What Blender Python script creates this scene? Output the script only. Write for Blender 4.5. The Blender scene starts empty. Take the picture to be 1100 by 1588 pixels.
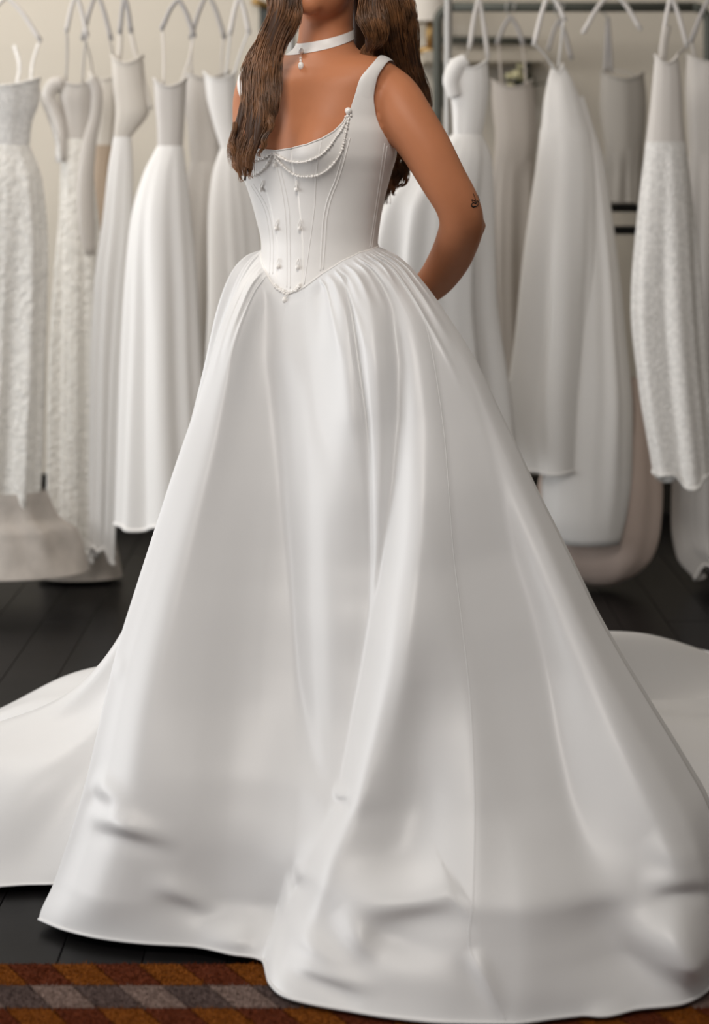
import bpy, math, random
import numpy as np
from mathutils import Vector
from mathutils.bvhtree import BVHTree

# ------------------------------------------------------------------ camera, world, lights, exposure
SC = bpy.context.scene
W_PX, H_PX, F_PX = 1100.0, 1588.0, 2400.0
CAM_H, HOR = 1.2, 276.0                 # eye height; picture row of the horizon
cam_d = bpy.data.cameras.new('camera')
cam = bpy.data.objects.new('camera', cam_d)
SC.collection.objects.link(cam)
cam.location = (0, 0, CAM_H)
cam.rotation_euler = (math.radians(90), 0, 0)
cam_d.sensor_fit = 'VERTICAL'
cam_d.sensor_height = 36.0
cam_d.lens = F_PX / H_PX * 36.0
cam_d.shift_y = -(H_PX / 2 - HOR) / H_PX   # level camera with a shifted lens keeps uprights upright
cam_d.clip_start = 0.05
cam_d.dof.use_dof = True
cam_d.dof.focus_distance = 2.78
cam_d.dof.aperture_fstop = 2.3
SC.camera = cam

world = bpy.data.worlds.new('world')
SC.world = world
world.use_nodes = True
world.node_tree.nodes['Background'].inputs[0].default_value = (0.97, 0.97, 1.0, 1)
world.node_tree.nodes['Background'].inputs[1].default_value = 0.27

def area_light(name, loc, target, sx, sy, power, color):
    d = bpy.data.lights.new(name, 'AREA')
    d.shape = 'RECTANGLE'; d.size = sx; d.size_y = sy; d.energy = power; d.color = color
    o = bpy.data.objects.new(name, d)
    SC.collection.objects.link(o)
    o.location = loc
    o.rotation_euler = (Vector(target) - Vector(loc)).to_track_quat('-Z', 'Y').to_euler()
    return o
# daylight through the tall shop window on the left; the other three lamps are added fills
area_light('rack_side_fill', (-3.6, 4.3, 1.5), (0.2, 4.5, 0.9), 1.0, 2.0, 20, (0.96, 0.98, 1.0))  # added lamp with no window of its own, brightens the gowns' left sides
area_light('window_daylight', (-3.6, 2.55, 1.2), (0.1, 2.75, 0.85), 2.2, 1.7, 50, (0.98, 0.99, 1.0))
area_light('rack_wall_fill', (-1.6, 4.15, 3.25), (-1.3, 4.9, 1.2), 1.6, .8, 26, (1.0, 0.93, 0.85))  # extra overhead lamp, added to lift the back wall and gown tops
area_light('upper_body_fill', (-0.45, 1.15, 2.7), (0.02, 3.0, 1.35), .8, .8, 28, (1.0, 0.94, 0.88))  # unseen warm lamp added high in front to brighten chest and bodice

SC.view_settings.view_transform = 'Standard'
SC.view_settings.look = 'None'
SC.view_settings.gamma = 1.0
SC.view_settings.use_curve_mapping = False
SC.view_settings.exposure = 0.29

rng = np.random.default_rng(7)
random.seed(7)

# ------------------------------------------------------------------ helpers
def P(px, py, Y):
    """picture position measured in the photograph, at depth Y -> point in metres"""
    return np.array([(px - W_PX / 2) * Y / F_PX, Y, CAM_H + (HOR - py) * Y / F_PX])

def Pv(px, py, Y):
    px, py, Y = np.broadcast_arrays(np.asarray(px, float), np.asarray(py, float), np.asarray(Y, float))
    return np.stack([(px - W_PX / 2) * Y / F_PX, Y, CAM_H + (HOR - py) * Y / F_PX], -1)

def proj(p):
    p = np.asarray(p)
    return W_PX / 2 + p[..., 0] / p[..., 1] * F_PX, HOR - (p[..., 2] - CAM_H) / p[..., 1] * F_PX

def sstep(a, b, x):
    x = np.clip((np.asarray(x, float) - a) / (b - a), 0, 1)
    return x * x * (3 - 2 * x)

def hermite(xs, ys, x):
    """smooth monotone-ish interpolation (PCHIP); ys may have columns"""
    xs = np.asarray(xs, float); ys = np.asarray(ys, float)
    if ys.ndim == 1:
        return hermite(xs, ys[:, None], x)[..., 0]
    x = np.clip(np.asarray(x, float), xs[0], xs[-1])
    h = np.diff(xs)[:, None]; d = np.diff(ys, axis=0) / h
    m = np.zeros_like(ys)
    if len(xs) > 2:
        w1 = 2 * h[1:] + h[:-1]; w2 = h[1:] + 2 * h[:-1]
        ok = d[1:] * d[:-1] > 0
        with np.errstate(divide='ignore', invalid='ignore'):
            hm = (w1 + w2) / (w1 / d[:-1] + w2 / d[1:])
        m[1:-1] = np.where(ok, hm, 0)
    m[0] = d[0]; m[-1] = d[-1]
    i = np.clip(np.searchsorted(xs, x, side='right') - 1, 0, len(xs) - 2)
    hh = h[i]; s = ((x - xs[i]))[..., None] / hh
    return ((2*s**3 - 3*s**2 + 1) * ys[i] + (s**3 - 2*s**2 + s) * hh * m[i]
            + (-2*s**3 + 3*s**2) * ys[i+1] + (s**3 - s**2) * hh * m[i+1])

def catmull(pts, n, closed=False):
    pts = np.asarray(pts, float)
    k = len(pts)
    if closed:
        ext = np.vstack([pts[-1:], pts, pts[:2]]); segs = k
    else:
        ext = np.vstack([2*pts[:1] - pts[1:2], pts, 2*pts[-1:] - pts[-2:-1]]); segs = k - 1
    u = np.linspace(0, segs, n, endpoint=not closed)
    i = np.clip(u.astype(int), 0, segs - 1); s = (u - i)[:, None]
    p0, p1, p2, p3 = ext[i], ext[i+1], ext[i+2], ext[i+3]
    return 0.5 * (2*p1 + (p2-p0)*s + (2*p0 - 5*p1 + 4*p2 - p3)*s**2 + (3*p1 - p0 - 3*p2 + p3)*s**3)

def resample(pts, step):
    pts = np.asarray(pts, float)
    L = np.r_[0, np.cumsum(np.linalg.norm(np.diff(pts, axis=0), axis=1))]
    n = max(2, int(round(L[-1] / step)) + 1)
    s = np.linspace(0, L[-1], n)
    return np.stack([np.interp(s, L, pts[:, k]) for k in range(pts.shape[1])], -1)

class MB:
    """collects verts and faces of one mesh"""
    def __init__(self):
        self.v = []; self.f = []; self.n = 0
    def add(self, verts, faces):
        verts = np.asarray(verts, float).reshape(-1, 3)
        self.v.append(verts)
        self.f += [tuple(int(i) + self.n for i in f) for f in faces]
        self.n += len(verts)
    def grid(self, g, wrap_u=False, wrap_v=False):
        """g: (rows, cols, 3)"""
        r, c = g.shape[:2]
        idx = np.arange(r * c).reshape(r, c)
        a = idx if not wrap_v else np.vstack([idx, idx[:1]])
        if wrap_u: a = np.hstack([a, a[:, :1]])
        q = np.stack([a[:-1, :-1], a[:-1, 1:], a[1:, 1:], a[1:, :-1]], -1).reshape(-1, 4)
        self.add(g.reshape(-1, 3), q.tolist())
    def box(self, lo, hi):
        x0, y0, z0 = lo; x1, y1, z1 = hi
        v = [(x0,y0,z0),(x1,y0,z0),(x1,y1,z0),(x0,y1,z0),(x0,y0,z1),(x1,y0,z1),(x1,y1,z1),(x0,y1,z1)]
        self.add(v, [(0,3,2,1),(4,5,6,7),(0,1,5,4),(1,2,6,5),(2,3,7,6),(3,0,4,7)])
    def tube(self, pts, rad, sides=8, cap=True, flat=1.0):
        pts = np.asarray(pts, float); n = len(pts)
        rad = np.broadcast_to(np.asarray(rad, float), (n,))
        tan = np.gradient(pts, axis=0); tan /= np.linalg.norm(tan, axis=1)[:, None] + 1e-12
        ref = np.array([0, 1, 0]) if abs(tan[0][1]) < .9 else np.array([1, 0, 0])
        nn = np.zeros_like(pts); nn[0] = np.cross(tan[0], ref); nn[0] /= np.linalg.norm(nn[0])
        for i in range(1, n):
            v = nn[i-1] - tan[i] * np.dot(nn[i-1], tan[i]); nn[i] = v / (np.linalg.norm(v) + 1e-12)
        bb = np.cross(tan, nn)
        a = np.arange(sides) / sides * 2 * np.pi
        g = pts[:, None] + rad[:, None, None] * (np.cos(a)[None, :, None] * nn[:, None] + flat * np.sin(a)[None, :, None] * bb[:, None])
        base = self.n
        self.grid(g, wrap_u=True)
        if cap:
            self.f.append(tuple(base + i for i in range(sides))[::-1])
            self.f.append(tuple(base + (n-1)*sides + i for i in range(sides)))
    def ball(self, c, r, seg=10, rings=6, rot=None):
        r = np.broadcast_to(np.asarray(r, float), (3,))
        t = np.linspace(0, np.pi, rings + 1)[1:-1]; a = np.arange(seg) / seg * 2 * np.pi
        g = np.stack([np.sin(t)[:, None]*np.cos(a), np.sin(t)[:, None]*np.sin(a), np.repeat(np.cos(t)[:, None], seg, 1)], -1).reshape(-1, 3)
        v = np.vstack([g, [[0, 0, 1], [0, 0, -1]]]) * r
        if rot is not None: v = v @ np.asarray(rot).T
        k = rings - 1; f = []
        for i in range(k - 1):
            for j in range(seg):
                f.append((i*seg+j, (i+1)*seg+j, (i+1)*seg+(j+1) % seg, i*seg+(j+1) % seg))
        for j in range(seg):
            f.append((k*seg, j, (j+1) % seg)); f.append((k*seg+1, (k-1)*seg+(j+1) % seg, (k-1)*seg+j))
        self.add(v + np.asarray(c), f)
    def mesh(self, name, smooth=True):
        me = bpy.data.meshes.new(name)
        v = np.vstack(self.v)
        me.from_pydata(v.tolist(), [], self.f)
        if smooth: me.polygons.foreach_set('use_smooth', np.ones(len(me.polygons), bool))
        me.update()
        return me
    def build(self, name, mat, parent=None, smooth=True):
        return link(name, self.mesh(name, smooth), mat, parent)

def link(name, data, mat=None, parent=None):
    o = bpy.data.objects.new(name, data)
    SC.collection.objects.link(o)
    if mat is not None and data is not None and not data.materials: data.materials.append(mat)
    if parent is not None: o.parent = parent
    return o

def thing(name, label, cat, group=None, loc=(0, 0, 0)):
    o = bpy.data.objects.new(name, None)
    SC.collection.objects.link(o)
    o.empty_display_size = 0.1
    o['label'] = label; o['category'] = cat
    if group: o['group'] = group
    return o

def structure(o):
    o['kind'] = 'structure'; return o

# ------------------------------------------------------------------ materials
def mat(name, col, rough=0.5, spec=0.5, metal=0.0, sheen=0.0, noise=None, bump=None, sss=0.0, coat=0.0, weave=None):
    m = bpy.data.materials.new(name); m.use_nodes = True
    nt = m.node_tree; b = nt.nodes['Principled BSDF']
    b.inputs['Base Color'].default_value = (*col, 1)
    b.inputs['Roughness'].default_value = rough
    b.inputs['Specular IOR Level'].default_value = spec
    b.inputs['Metallic'].default_value = metal
    b.inputs['Sheen Weight'].default_value = sheen
    b.inputs['Coat Weight'].default_value = coat
    if sss:
        b.inputs['Subsurface Weight'].default_value = sss
        b.inputs['Subsurface Radius'].default_value = (0.012, 0.005, 0.003)
        b.inputs['Subsurface Scale'].default_value = 1.0
    tc = nt.nodes.new('ShaderNodeTexCoord')
    if noise:                                   # (scale, amount) mottled colour
        n = nt.nodes.new('ShaderNodeTexNoise'); n.inputs['Scale'].default_value = noise[0]; n.inputs['Detail'].default_value = 4
        nt.links.new(tc.outputs['Object'], n.inputs['Vector'])
        r = nt.nodes.new('ShaderNodeValToRGB')
        k = noise[1]
        r.color_ramp.elements[0].position = .3; r.color_ramp.elements[1].position = .7
        r.color_ramp.elements[0].color = (*[c * (1 - k) for c in col], 1)
        r.color_ramp.elements[1].color = (*[min(1, c * (1 + k)) for c in col], 1)
        nt.links.new(n.outputs['Fac'], r.inputs['Fac']); nt.links.new(r.outputs['Color'], b.inputs['Base Color'])
    if bump:                                    # (scale, strength, distance)
        n = nt.nodes.new('ShaderNodeTexNoise'); n.inputs['Scale'].default_value = bump[0]; n.inputs['Detail'].default_value = 3
        nt.links.new(tc.outputs['Object'], n.inputs['Vector'])
        bp = nt.nodes.new('ShaderNodeBump'); bp.inputs['Strength'].default_value = bump[1]; bp.inputs['Distance'].default_value = bump[2]
        nt.links.new(n.outputs['Fac'], bp.inputs['Height']); nt.links.new(bp.outputs['Normal'], b.inputs['Normal'])
    return m

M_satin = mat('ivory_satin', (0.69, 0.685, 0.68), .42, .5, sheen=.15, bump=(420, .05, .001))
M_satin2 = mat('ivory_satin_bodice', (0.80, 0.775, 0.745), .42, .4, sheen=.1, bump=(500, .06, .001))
M_pearl = mat('pearl', (0.90, 0.87, 0.83), .30, .5, coat=.25)
M_skin = mat('tanned_skin', (0.505, 0.20, 0.096), .5, .24, sss=.06, noise=(9, .06), bump=(260, .04, .001))
M_hair = mat('brown_hair', (0.19, 0.086, 0.035), .34, .45, noise=(30, .6))
M_hair_dark = mat('dark_brown_hair', (0.050, 0.021, 0.009), .5, .3)
M_ink = mat('tattoo_ink', (0.015, 0.02, 0.018), .7, .1)
M_gold = mat('gold', (0.42, 0.27, 0.11), .4, .5, 1.0)
M_eye = mat('eye_white', (0.75, 0.72, 0.70), .2, .5)
M_iris = mat('brown_iris', (.05, .025, .012), .2, .5)
M_lip = mat('lip_rose', (0.45, 0.14, 0.12), .4, .4)

# ------------------------------------------------------------------ setting: floor planks, wall
M_sub = mat('subfloor', (0.004, 0.004, 0.004), .8, .1)
M_plank = mat('ebony_floor_plank', (0.0060, 0.0056, 0.0058), .34, .13, noise=(6, .4), bump=(40, .06, .002))
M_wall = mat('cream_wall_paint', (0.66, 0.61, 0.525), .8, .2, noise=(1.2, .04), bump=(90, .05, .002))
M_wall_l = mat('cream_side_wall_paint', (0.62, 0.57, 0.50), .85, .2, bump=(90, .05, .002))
WALL_Y = 5.55
mb = MB(); mb.box((-3.9, -1.2, -.06), (3.9, WALL_Y, -.014))
floor = structure(mb.build('floor', M_sub, smooth=False))
plank_me = {}
y_edges = {}
for i in range(-29, 30):
    x0 = i * .13
    off = (i * 0.77) % 2.0
    ys = [-1.2] + [y for y in np.arange(-1.2 + off, WALL_Y, 2.0) if y > -1.0] + [WALL_Y]
    for a, b in zip(ys[:-1], ys[1:]):
        L = round(b - a - .0012, 4)
        key = L
        if key not in plank_me:
            m_ = MB(); e = .0012
            m_.add([(-.0644, 0, -.014), (.0644, 0, -.014), (.0644, L, -.014), (-.0644, L, -.014),
                    (-.0644, 0, -e), (.0644, 0, -e), (.0644, L, -e), (-.0644, L, -e),
                    (-.0632, e, 0), (.0632, e, 0), (.0632, L - e, 0), (-.0632, L - e, 0)],
                   [(0,1,5,4), (1,2,6,5), (2,3,7,6), (3,0,4,7), (4,5,9,8), (5,6,10,9), (6,7,11,10), (7,4,8,11), (8,9,10,11)])
            plank_me[key] = m_.mesh('plank', smooth=False); plank_me[key].materials.append(M_plank)
        o = link('plank', plank_me[key], None, floor); o.location = (x0, a, 0)
mb = MB(); mb.box((-3.9, WALL_Y, 0), (3.9, WALL_Y + .12, 3.4))
wall_back = structure(mb.build('wall_back', M_wall, smooth=False))
mb = MB(); mb.box((-3.9, WALL_Y - .02, 0), (3.9, WALL_Y, .14)); mb.box((-3.9, WALL_Y - .026, .125), (3.9, WALL_Y, .14))
structure(mb.build('baseboard_back', mat('dark_baseboard', (.03, .026, .022), .5, .3), smooth=False))
mb = MB(); mb.box((3.9, -1.2, 0), (4.0, WALL_Y, 3.4))
structure(mb.build('wall_right', M_wall_l, smooth=False))
mb = MB(); mb.box((-3.9, -1.2, 3.4), (3.9, WALL_Y, 3.5))
structure(mb.build('ceiling', mat('ceiling_paint', (.6, .57, .52), .9, .2), smooth=False))

# ------------------------------------------------------------------ person: torso surface
PY0 = 3.0                                # depth of the body's axis
PHI = math.radians(37)                   # she is turned towards the left of the picture
FRONT = np.array([-math.sin(PHI), -math.cos(PHI)])
LEFT = np.array([math.cos(PHI), -math.sin(PHI)])
# rows: picture row, left edge, right edge (measured), depth ratio
TOR = np.array([
    (700, 412, 604, .80), (560, 398, 612, .80), (450, 406, 590, .78), (400, 410, 581, .74), (380, 410, 580, .74), (340, 402, 584, .73),
    (300, 391, 592, .72), (270, 382, 600, .72), (240, 374, 608, .70), (210, 374, 610, .68), (180, 378, 606, .66),
    (150, 378, 606, .62), (130, 376, 608, .57), (110, 382, 610, .50), (100, 398, 604, .50), (92, 418, 590, .54), (84, 440, 568, .66),
    (74, 458, 552, .85), (58, 463, 548, .95), (20, 465, 547, 1.0), (-40, 466, 548, 1.0)], float)
TZ = CAM_H + (HOR - TOR[:, 0]) * PY0 / F_PX
def torso_params(z):
    q = hermite(TZ, TOR[:, 1:], z)
    xl = (q[..., 0] - 550) * PY0 / F_PX; xr = (q[..., 1] - 550) * PY0 / F_PX
    k = q[..., 2]
    e = (xr - xl) / 2
    a = e / np.sqrt(math.cos(PHI)**2 + (k * math.sin(PHI))**2)
    return (xl + xr) / 2, a, a * k
def torso(th, z, off=0.0):
    th, z = np.broadcast_arrays(np.asarray(th, float), np.asarray(z, float))
    cx, a, b = torso_params(z)
    n = 2.15
    c, s = np.cos(th), np.sin(th)
    r = (np.abs(c)**n + np.abs(s)**n) ** (-1 / n)
    fr = b * c * r; lf = a * s * r
    bz = 1.252
    for sg in (-1, 1):                                          # bust
        d = (th - sg * .50 + np.pi) % (2 * np.pi) - np.pi
        up = np.where(z > bz, .068, .052)
        g = .034 * np.exp(-(d / .36)**2 - ((z - bz) / up)**2)
        fr = fr + g * .95; lf = lf + g * .28 * sg
    d = (th + np.pi) % (2 * np.pi) - np.pi
    fr = fr - .010 * np.exp(-(d / .10)**2 - ((z - 1.285) / .035)**2)   # cleavage
    # shoulder blades / spine hollow
    d2 = (th) % (2 * np.pi) - np.pi
    fr = fr + .012 * np.exp(-(d2 / .18)**2) * sstep(1.0, 1.1, z) * (1 - sstep(1.38, 1.43, z))
    cy = PY0 + .012 * sstep(1.36, 1.46, z)
    nx = c * FRONT[0] / b + s * LEFT[0] / a; ny = c * FRONT[1] / b + s * LEFT[1] / a
    l = np.sqrt(nx**2 + ny**2)
    x = cx + fr * FRONT[0] + lf * LEFT[0] + off * nx / l
    y = cy + fr * FRONT[1] + lf * LEFT[1] + off * ny / l
    return np.stack([x, y, z], -1)

NT, NZ = 240, 200
th_g = np.linspace(-np.pi, np.pi, NT, endpoint=False)
z_g = np.linspace(.62, 1.60, NZ)
T_grid = torso(th_g[None, :], z_g[:, None])
_mb = MB(); _mb.grid(T_grid, wrap_u=True)
T_bvh = BVHTree.FromPolygons([tuple(v) for v in np.vstack(_mb.v)], _mb.f)
def cast(bvh, px, py):
    d = Vector(P(px, py, 1.0)) - Vector((0, 0, CAM_H))
    loc, nor, i, dist = bvh.ray_cast(Vector((0, 0, CAM_H)), d.normalized())
    return loc, nor, i
def torso_hit(px, py):
    loc, nor, i = cast(T_bvh, px, py)
    if loc is None: return None
    cx, a, b = torso_params(np.array(loc.z))
    col = i % NT
    best = None
    for tt in np.linspace(th_g[col] - .03, th_g[(col) % NT] + .06, 40):
        p = torso(tt, loc.z); d = np.hypot(p[0] - loc.x, p[1] - loc.y)
        if best is None or d < best[0]: best = (d, tt)
    return best[1], loc.z
def trace(pts):
    r = [torso_hit(*p) for p in pts]
    return np.array([q for q in r if q is not None])

# ------------------------------------------------------------------ body as one continuous surface
def loft_limb(mb, pts, n=40, sides=20):
    """pts rows: px, py, Y, radius, flat"""
    pts = np.asarray(pts, float)
    xyz = np.array([P(*p[:3]) for p in pts])
    c = catmull(np.hstack([xyz, pts[:, 3:4]]), n)
    mb.tube(c[:, :3], c[:, 3], sides)
    mb.ball(c[0, :3], c[0, 3], 16, 10); mb.ball(c[-1, :3], c[-1, 3], 16, 10)
bm_ = MB()
g = torso(th_g[None, ::4], np.linspace(.78, 1.56, 110)[:, None])
base = bm_.n
bm_.grid(g, wrap_u=True)
k = g.shape[1]
bm_.f.append(tuple(base + i for i in range(k))); bm_.f.append(tuple(base + (109) * k + i for i in range(k))[::-1])
S = F_PX
# left arm (right in the picture): shoulder, elbow out, forearm behind the back
loft_limb(bm_, [(592, 132, 2.955, .046), (612, 152, 2.93, .050), (632, 186, 2.91, .0515), (661, 230, 2.895, .0480), (687, 277, 2.895, .0445),
                (709, 316, 2.905, .0425), (716, 347, 2.93, .0425), (708, 378, 2.985, .0420), (694, 408, 3.05, .0405), (672, 438, 3.12, .036), (640, 462, 3.20, .029), (612, 476, 3.26, .026)])
bm_.ball(P(737, 350, 2.945), .0215, 14, 8)
# right arm
loft_limb(bm_, [(400, 135, 3.09, .044), (397, 160, 3.12, .047), (397, 205, 3.14, .046), (404, 250, 3.17, .043), (416, 292, 3.20, .041),
                (430, 332, 3.23, .039), (440, 362, 3.26, .039), (452, 392, 3.28, .037), (490, 430, 3.32, .032), (530, 455, 3.33, .027), (552, 466, 3.325, .025)])
# hands clasped behind the back: palm, four fingers, thumb each
def hand(mb, wrist, direc, up, sgn):
    w = np.array(wrist); d = np.array(direc, float); d /= np.linalg.norm(d)
    u = np.array(up, float); u -= d * u.dot(d); u /= np.linalg.norm(u); n = np.cross(d, u) * sgn
    for k_, (o_, l_) in enumerate(zip((.027, .009, -.010, -.027), (.066, .074, .069, .054))):
        mb.tube(catmull([w - d*.01 + u*o_*.5, w + d*.045 + u*o_, w + d*.09 + u*o_], 8), np.linspace(.014, .0115, 8), 10)
        s = w + d*.088 + u*o_
        pts = catmull([s, s + d*l_*.5 + n*.006, s + d*l_*.85 + n*.02, s + d*l_ + n*.034], 10)
        mb.tube(pts, np.linspace(.0088, .0066, 10), 10); mb.ball(pts[-1], .0066, 8, 6)
    s = w + d*.02 + u*.02
    pts = catmull([s, s + d*.03 + u*.026, s + d*.055 + u*.040, s + d*.08 + u*.044 + n*.01], 10)
    mb.tube(pts, np.linspace(.013, .0075, 10), 10); mb.ball(pts[-1], .0075, 8, 6)
hand(bm_, P(612, 476, 3.26), (-.9, .25, -.15), (0, -.2, 1), 1)
hand(bm_, P(552, 466, 3.325), (.9, .10, -.25), (0, -.1, 1), -1)
# neck, head
loft_limb(bm_, [(507, 100, 3.02, .052), (506, 60, 3.015, .0515), (507, 20, 3.005, .052), (510, -40, 3.0, .055)])
HF = np.array([-math.sin(math.radians(30)), -math.cos(math.radians(30)), 0.0]); HL = np.array([-HF[1], HF[0], 0.0]); HU = np.array([0, 0, 1.0])
HR = np.stack([HL, HF, HU], 1)          # head frame columns: her left, forward, up
hc = P(508, -95, 2.985)
bm_.ball(hc + HU*.012 - HF*.012, (.074, .094, .092), 24, 16, HR)
jc = P(499, -19, 2.965)
bm_.ball(jc, (.055, .064, .064), 24, 16, HR)
bm_.ball(jc + HF*.044 - HU*.034, (.026, .026, .024), 16, 10, HR)       # chin
bm_.ball(jc + HF*.030 + HU*.040, (.050, .045, .050), 16, 10, HR)       # cheeks, upper jaw
bm_.tube(catmull([hc + HF*.082 + HU*.012, hc + HF*.094 - HU*.012, hc + HF*.106 - HU*.032, hc + HF*.088 - HU*.042], 10), np.linspace(.008, .013, 10), 10)
for sg in (-1, 1):
    bm_.ball(hc + HL*sg*.075 - HU*.03 - HF*.004, (.010, .020, .032), 12, 8, HR)
    bm_.ball(hc + HF*.070 + HL*sg*.032 + HU*.022, (.022, .016, .008), 10, 6, HR)     # brow
# legs and feet under the skirt
for sg in (-1, 1):
    hx = np.array([LEFT[0]*sg*.085, PY0 + LEFT[1]*sg*.085]) + np.array([-.055, 0])
    pts = [(hx[0], hx[1], .84, .083), (hx[0], hx[1], .70, .074), (hx[0], hx[1], .50, .054), (hx[0], hx[1]+.01, .32, .050), (hx[0], hx[1]+.01, .12, .034), (hx[0], hx[1], .06, .034)]
    c = catmull(pts, 30); bm_.tube(c[:, :3], c[:, 3], 16)
    f0 = np.array([hx[0], hx[1], .042]); fd = np.array([*FRONT, 0])
    c = catmull([[*(f0 - fd*.04), .034], [*(f0 + fd*.04), .038], [*(f0 + fd*.11 - HU*.012), .028], [*(f0 + fd*.15 - HU*.018), .022]], 12)
    bm_.tube(c[:, :3], c[:, 3], 12)
    for t_ in range(5):
        q = f0 + fd*(.15 - .008*t_) + np.array([*LEFT, 0])*sg*(t_-2)*-.014 - HU*.026
        bm_.tube([q, q + fd*.012, q + fd*.03], [.010, .010, .007], 8)
raw = link('body_raw', bm_.mesh('body_raw'))
r = raw.modifiers.new('remesh', 'REMESH'); r.mode = 'VOXEL'; r.voxel_size = .0048; r.use_smooth_shade = True
s = raw.modifiers.new('smooth', 'SMOOTH'); s.factor = .5; s.iterations = 7
dg = bpy.context.evaluated_depsgraph_get()
body_me = bpy.data.meshes.new_from_object(raw.evaluated_get(dg))
body_me.name = 'body'
bpy.data.objects.remove(raw)
body_me.polygons.foreach_set('use_smooth', np.ones(len(body_me.polygons), bool))
body_me.materials.clear(); body_me.materials.append(M_skin)
person = thing('person', 'woman in ivory satin ball gown and pearl choker, long brown hair, hands behind her back', 'person')
body = link('body', body_me, None, person)
bv = np.empty(len(body_me.vertices) * 3); body_me.vertices.foreach_get('co', bv)
B_bvh = BVHTree.FromPolygons([tuple(v) for v in bv.reshape(-1, 3)], [tuple(p.vertices) for p in body_me.polygons])
def on_body(p, off):
    loc, nor, i, d = B_bvh.find_nearest(Vector(p))
    return np.array(loc + nor * off)
# face details
for sg in (-1, 1):
    ec = hc + HF*.0605 + HL*sg*.031 + HU*.002
    m_ = MB(); m_.ball(ec, .0125, 14, 10); e = m_.build('eye', M_eye, body)
    m_ = MB(); m_.ball(ec + HF*.0105, (.0052, .0052, .0052), 12, 8); m_.build('iris', M_iris, e)
    m_ = MB(); m_.tube(catmull([ec + HL*sg*-.016 + HF*.012 + HU*.020, ec + HF*.019 + HU*.026, ec + HL*sg*.019 + HF*.004 + HU*.021], 10), np.linspace(.0034, .0016, 10), 6); m_.build('eyebrow', M_hair_dark, body)
    m_ = MB(); m_.tube(catmull([ec + HL*sg*-.013 + HF*.006, ec + HF*.0135 + HU*.0065, ec + HL*sg*.014 + HF*.002 + HU*.001], 10), .0016, 6); m_.build('eyelid', M_skin, body)
m_ = MB(); m_.tube(catmull([jc + HF*.058 + HL*.022 + HU*.012, jc + HF*.071 + HU*.014, jc + HF*.058 - HL*.022 + HU*.012], 9), [.002, .004, .005, .006, .006, .006, .005, .004, .002], 8)
m_.tube(catmull([jc + HF*.058 + HL*.020 + HU*.008, jc + HF*.071 + HU*.004, jc + HF*.058 - HL*.020 + HU*.008], 9), [.002, .004, .006, .007, .007, .007, .006, .004, .002], 8)
m_.build('lips', M_lip, body)

# ------------------------------------------------------------------ bodice
waist_px = [(445, 456), (458, 453), (472, 447), (500, 425), (530, 405), (555, 392), (574, 386)]
wt = trace(waist_px)
wt[0, 0] = 0 if abs(wt[0, 0]) < .2 else wt[0, 0]
z_side = wt[-1, 1] + .003
def zbot(th):
    t = np.abs((np.asarray(th) + np.pi) % (2*np.pi) - np.pi)
    return np.interp(t, np.r_[wt[:, 0] - wt[0, 0], 2.0, np.pi], np.r_[wt[:, 1], z_side, z_side + .004])
neck_px = [(432, 233), (455, 230), (478, 224), (500, 215), (518, 204), (532, 190), (542, 172), (549, 156), (557, 140)]
arm_px = [(577, 140), (578, 160), (581, 180), (587, 198), (594, 211), (602, 222)]
nt_ = trace(neck_px); at_ = trace(arm_px)
ZT = np.vstack([[0, nt_[0, 1] - .001], nt_[nt_[:, 0] > .05], at_])
ZT = ZT[np.argsort(ZT[:, 0], kind='stable')]
z_arm = at_[-1, 1]
def ztop(th):
    t = np.abs((np.asarray(th) + np.pi) % (2*np.pi) - np.pi)
    return np.interp(t, np.r_[ZT[:, 0], ZT[-1, 0] + .25, np.pi], np.r_[ZT[:, 1], z_arm - .012, z_arm - .02])
cols = np.unique(np.r_[np.linspace(-np.pi, np.pi, 361)[:-1], ZT[:, 0], -ZT[:, 0], np.linspace(nt_[-1, 0] - .15, at_[0, 0] + .2, 40), -np.linspace(nt_[-1, 0] - .15, at_[0, 0] + .2, 40)])
tt = np.linspace(0, 1, 90)
zb = zbot(cols); zt = ztop(cols)
Z = zb[None, :] + (zt - zb)[None, :] * tt[:, None]
BOD = torso(cols[None, :], Z, .0055)
gown_parent = person
mb = MB(); mb.grid(BOD, wrap_u=True)
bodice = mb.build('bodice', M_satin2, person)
bod_bvh = BVHTree.FromPolygons([tuple(v) for v in np.vstack(mb.v)], mb.f)
def on_bod(px, py, off):
    loc, nor, i = cast(bod_bvh, px, py)
    if loc is None: return None
    d = (Vector((0, 0, CAM_H)) - loc).normalized()
    n = nor if nor.dot(d) > 0 else -nor
    return np.array(loc + n * off)
def path_on(pts, off, n=60):
    c = catmull(np.array(pts, float), n)
    r = [on_bod(x, y, off) for x, y in c]
    return np.array([q for q in r if q is not None])
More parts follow.
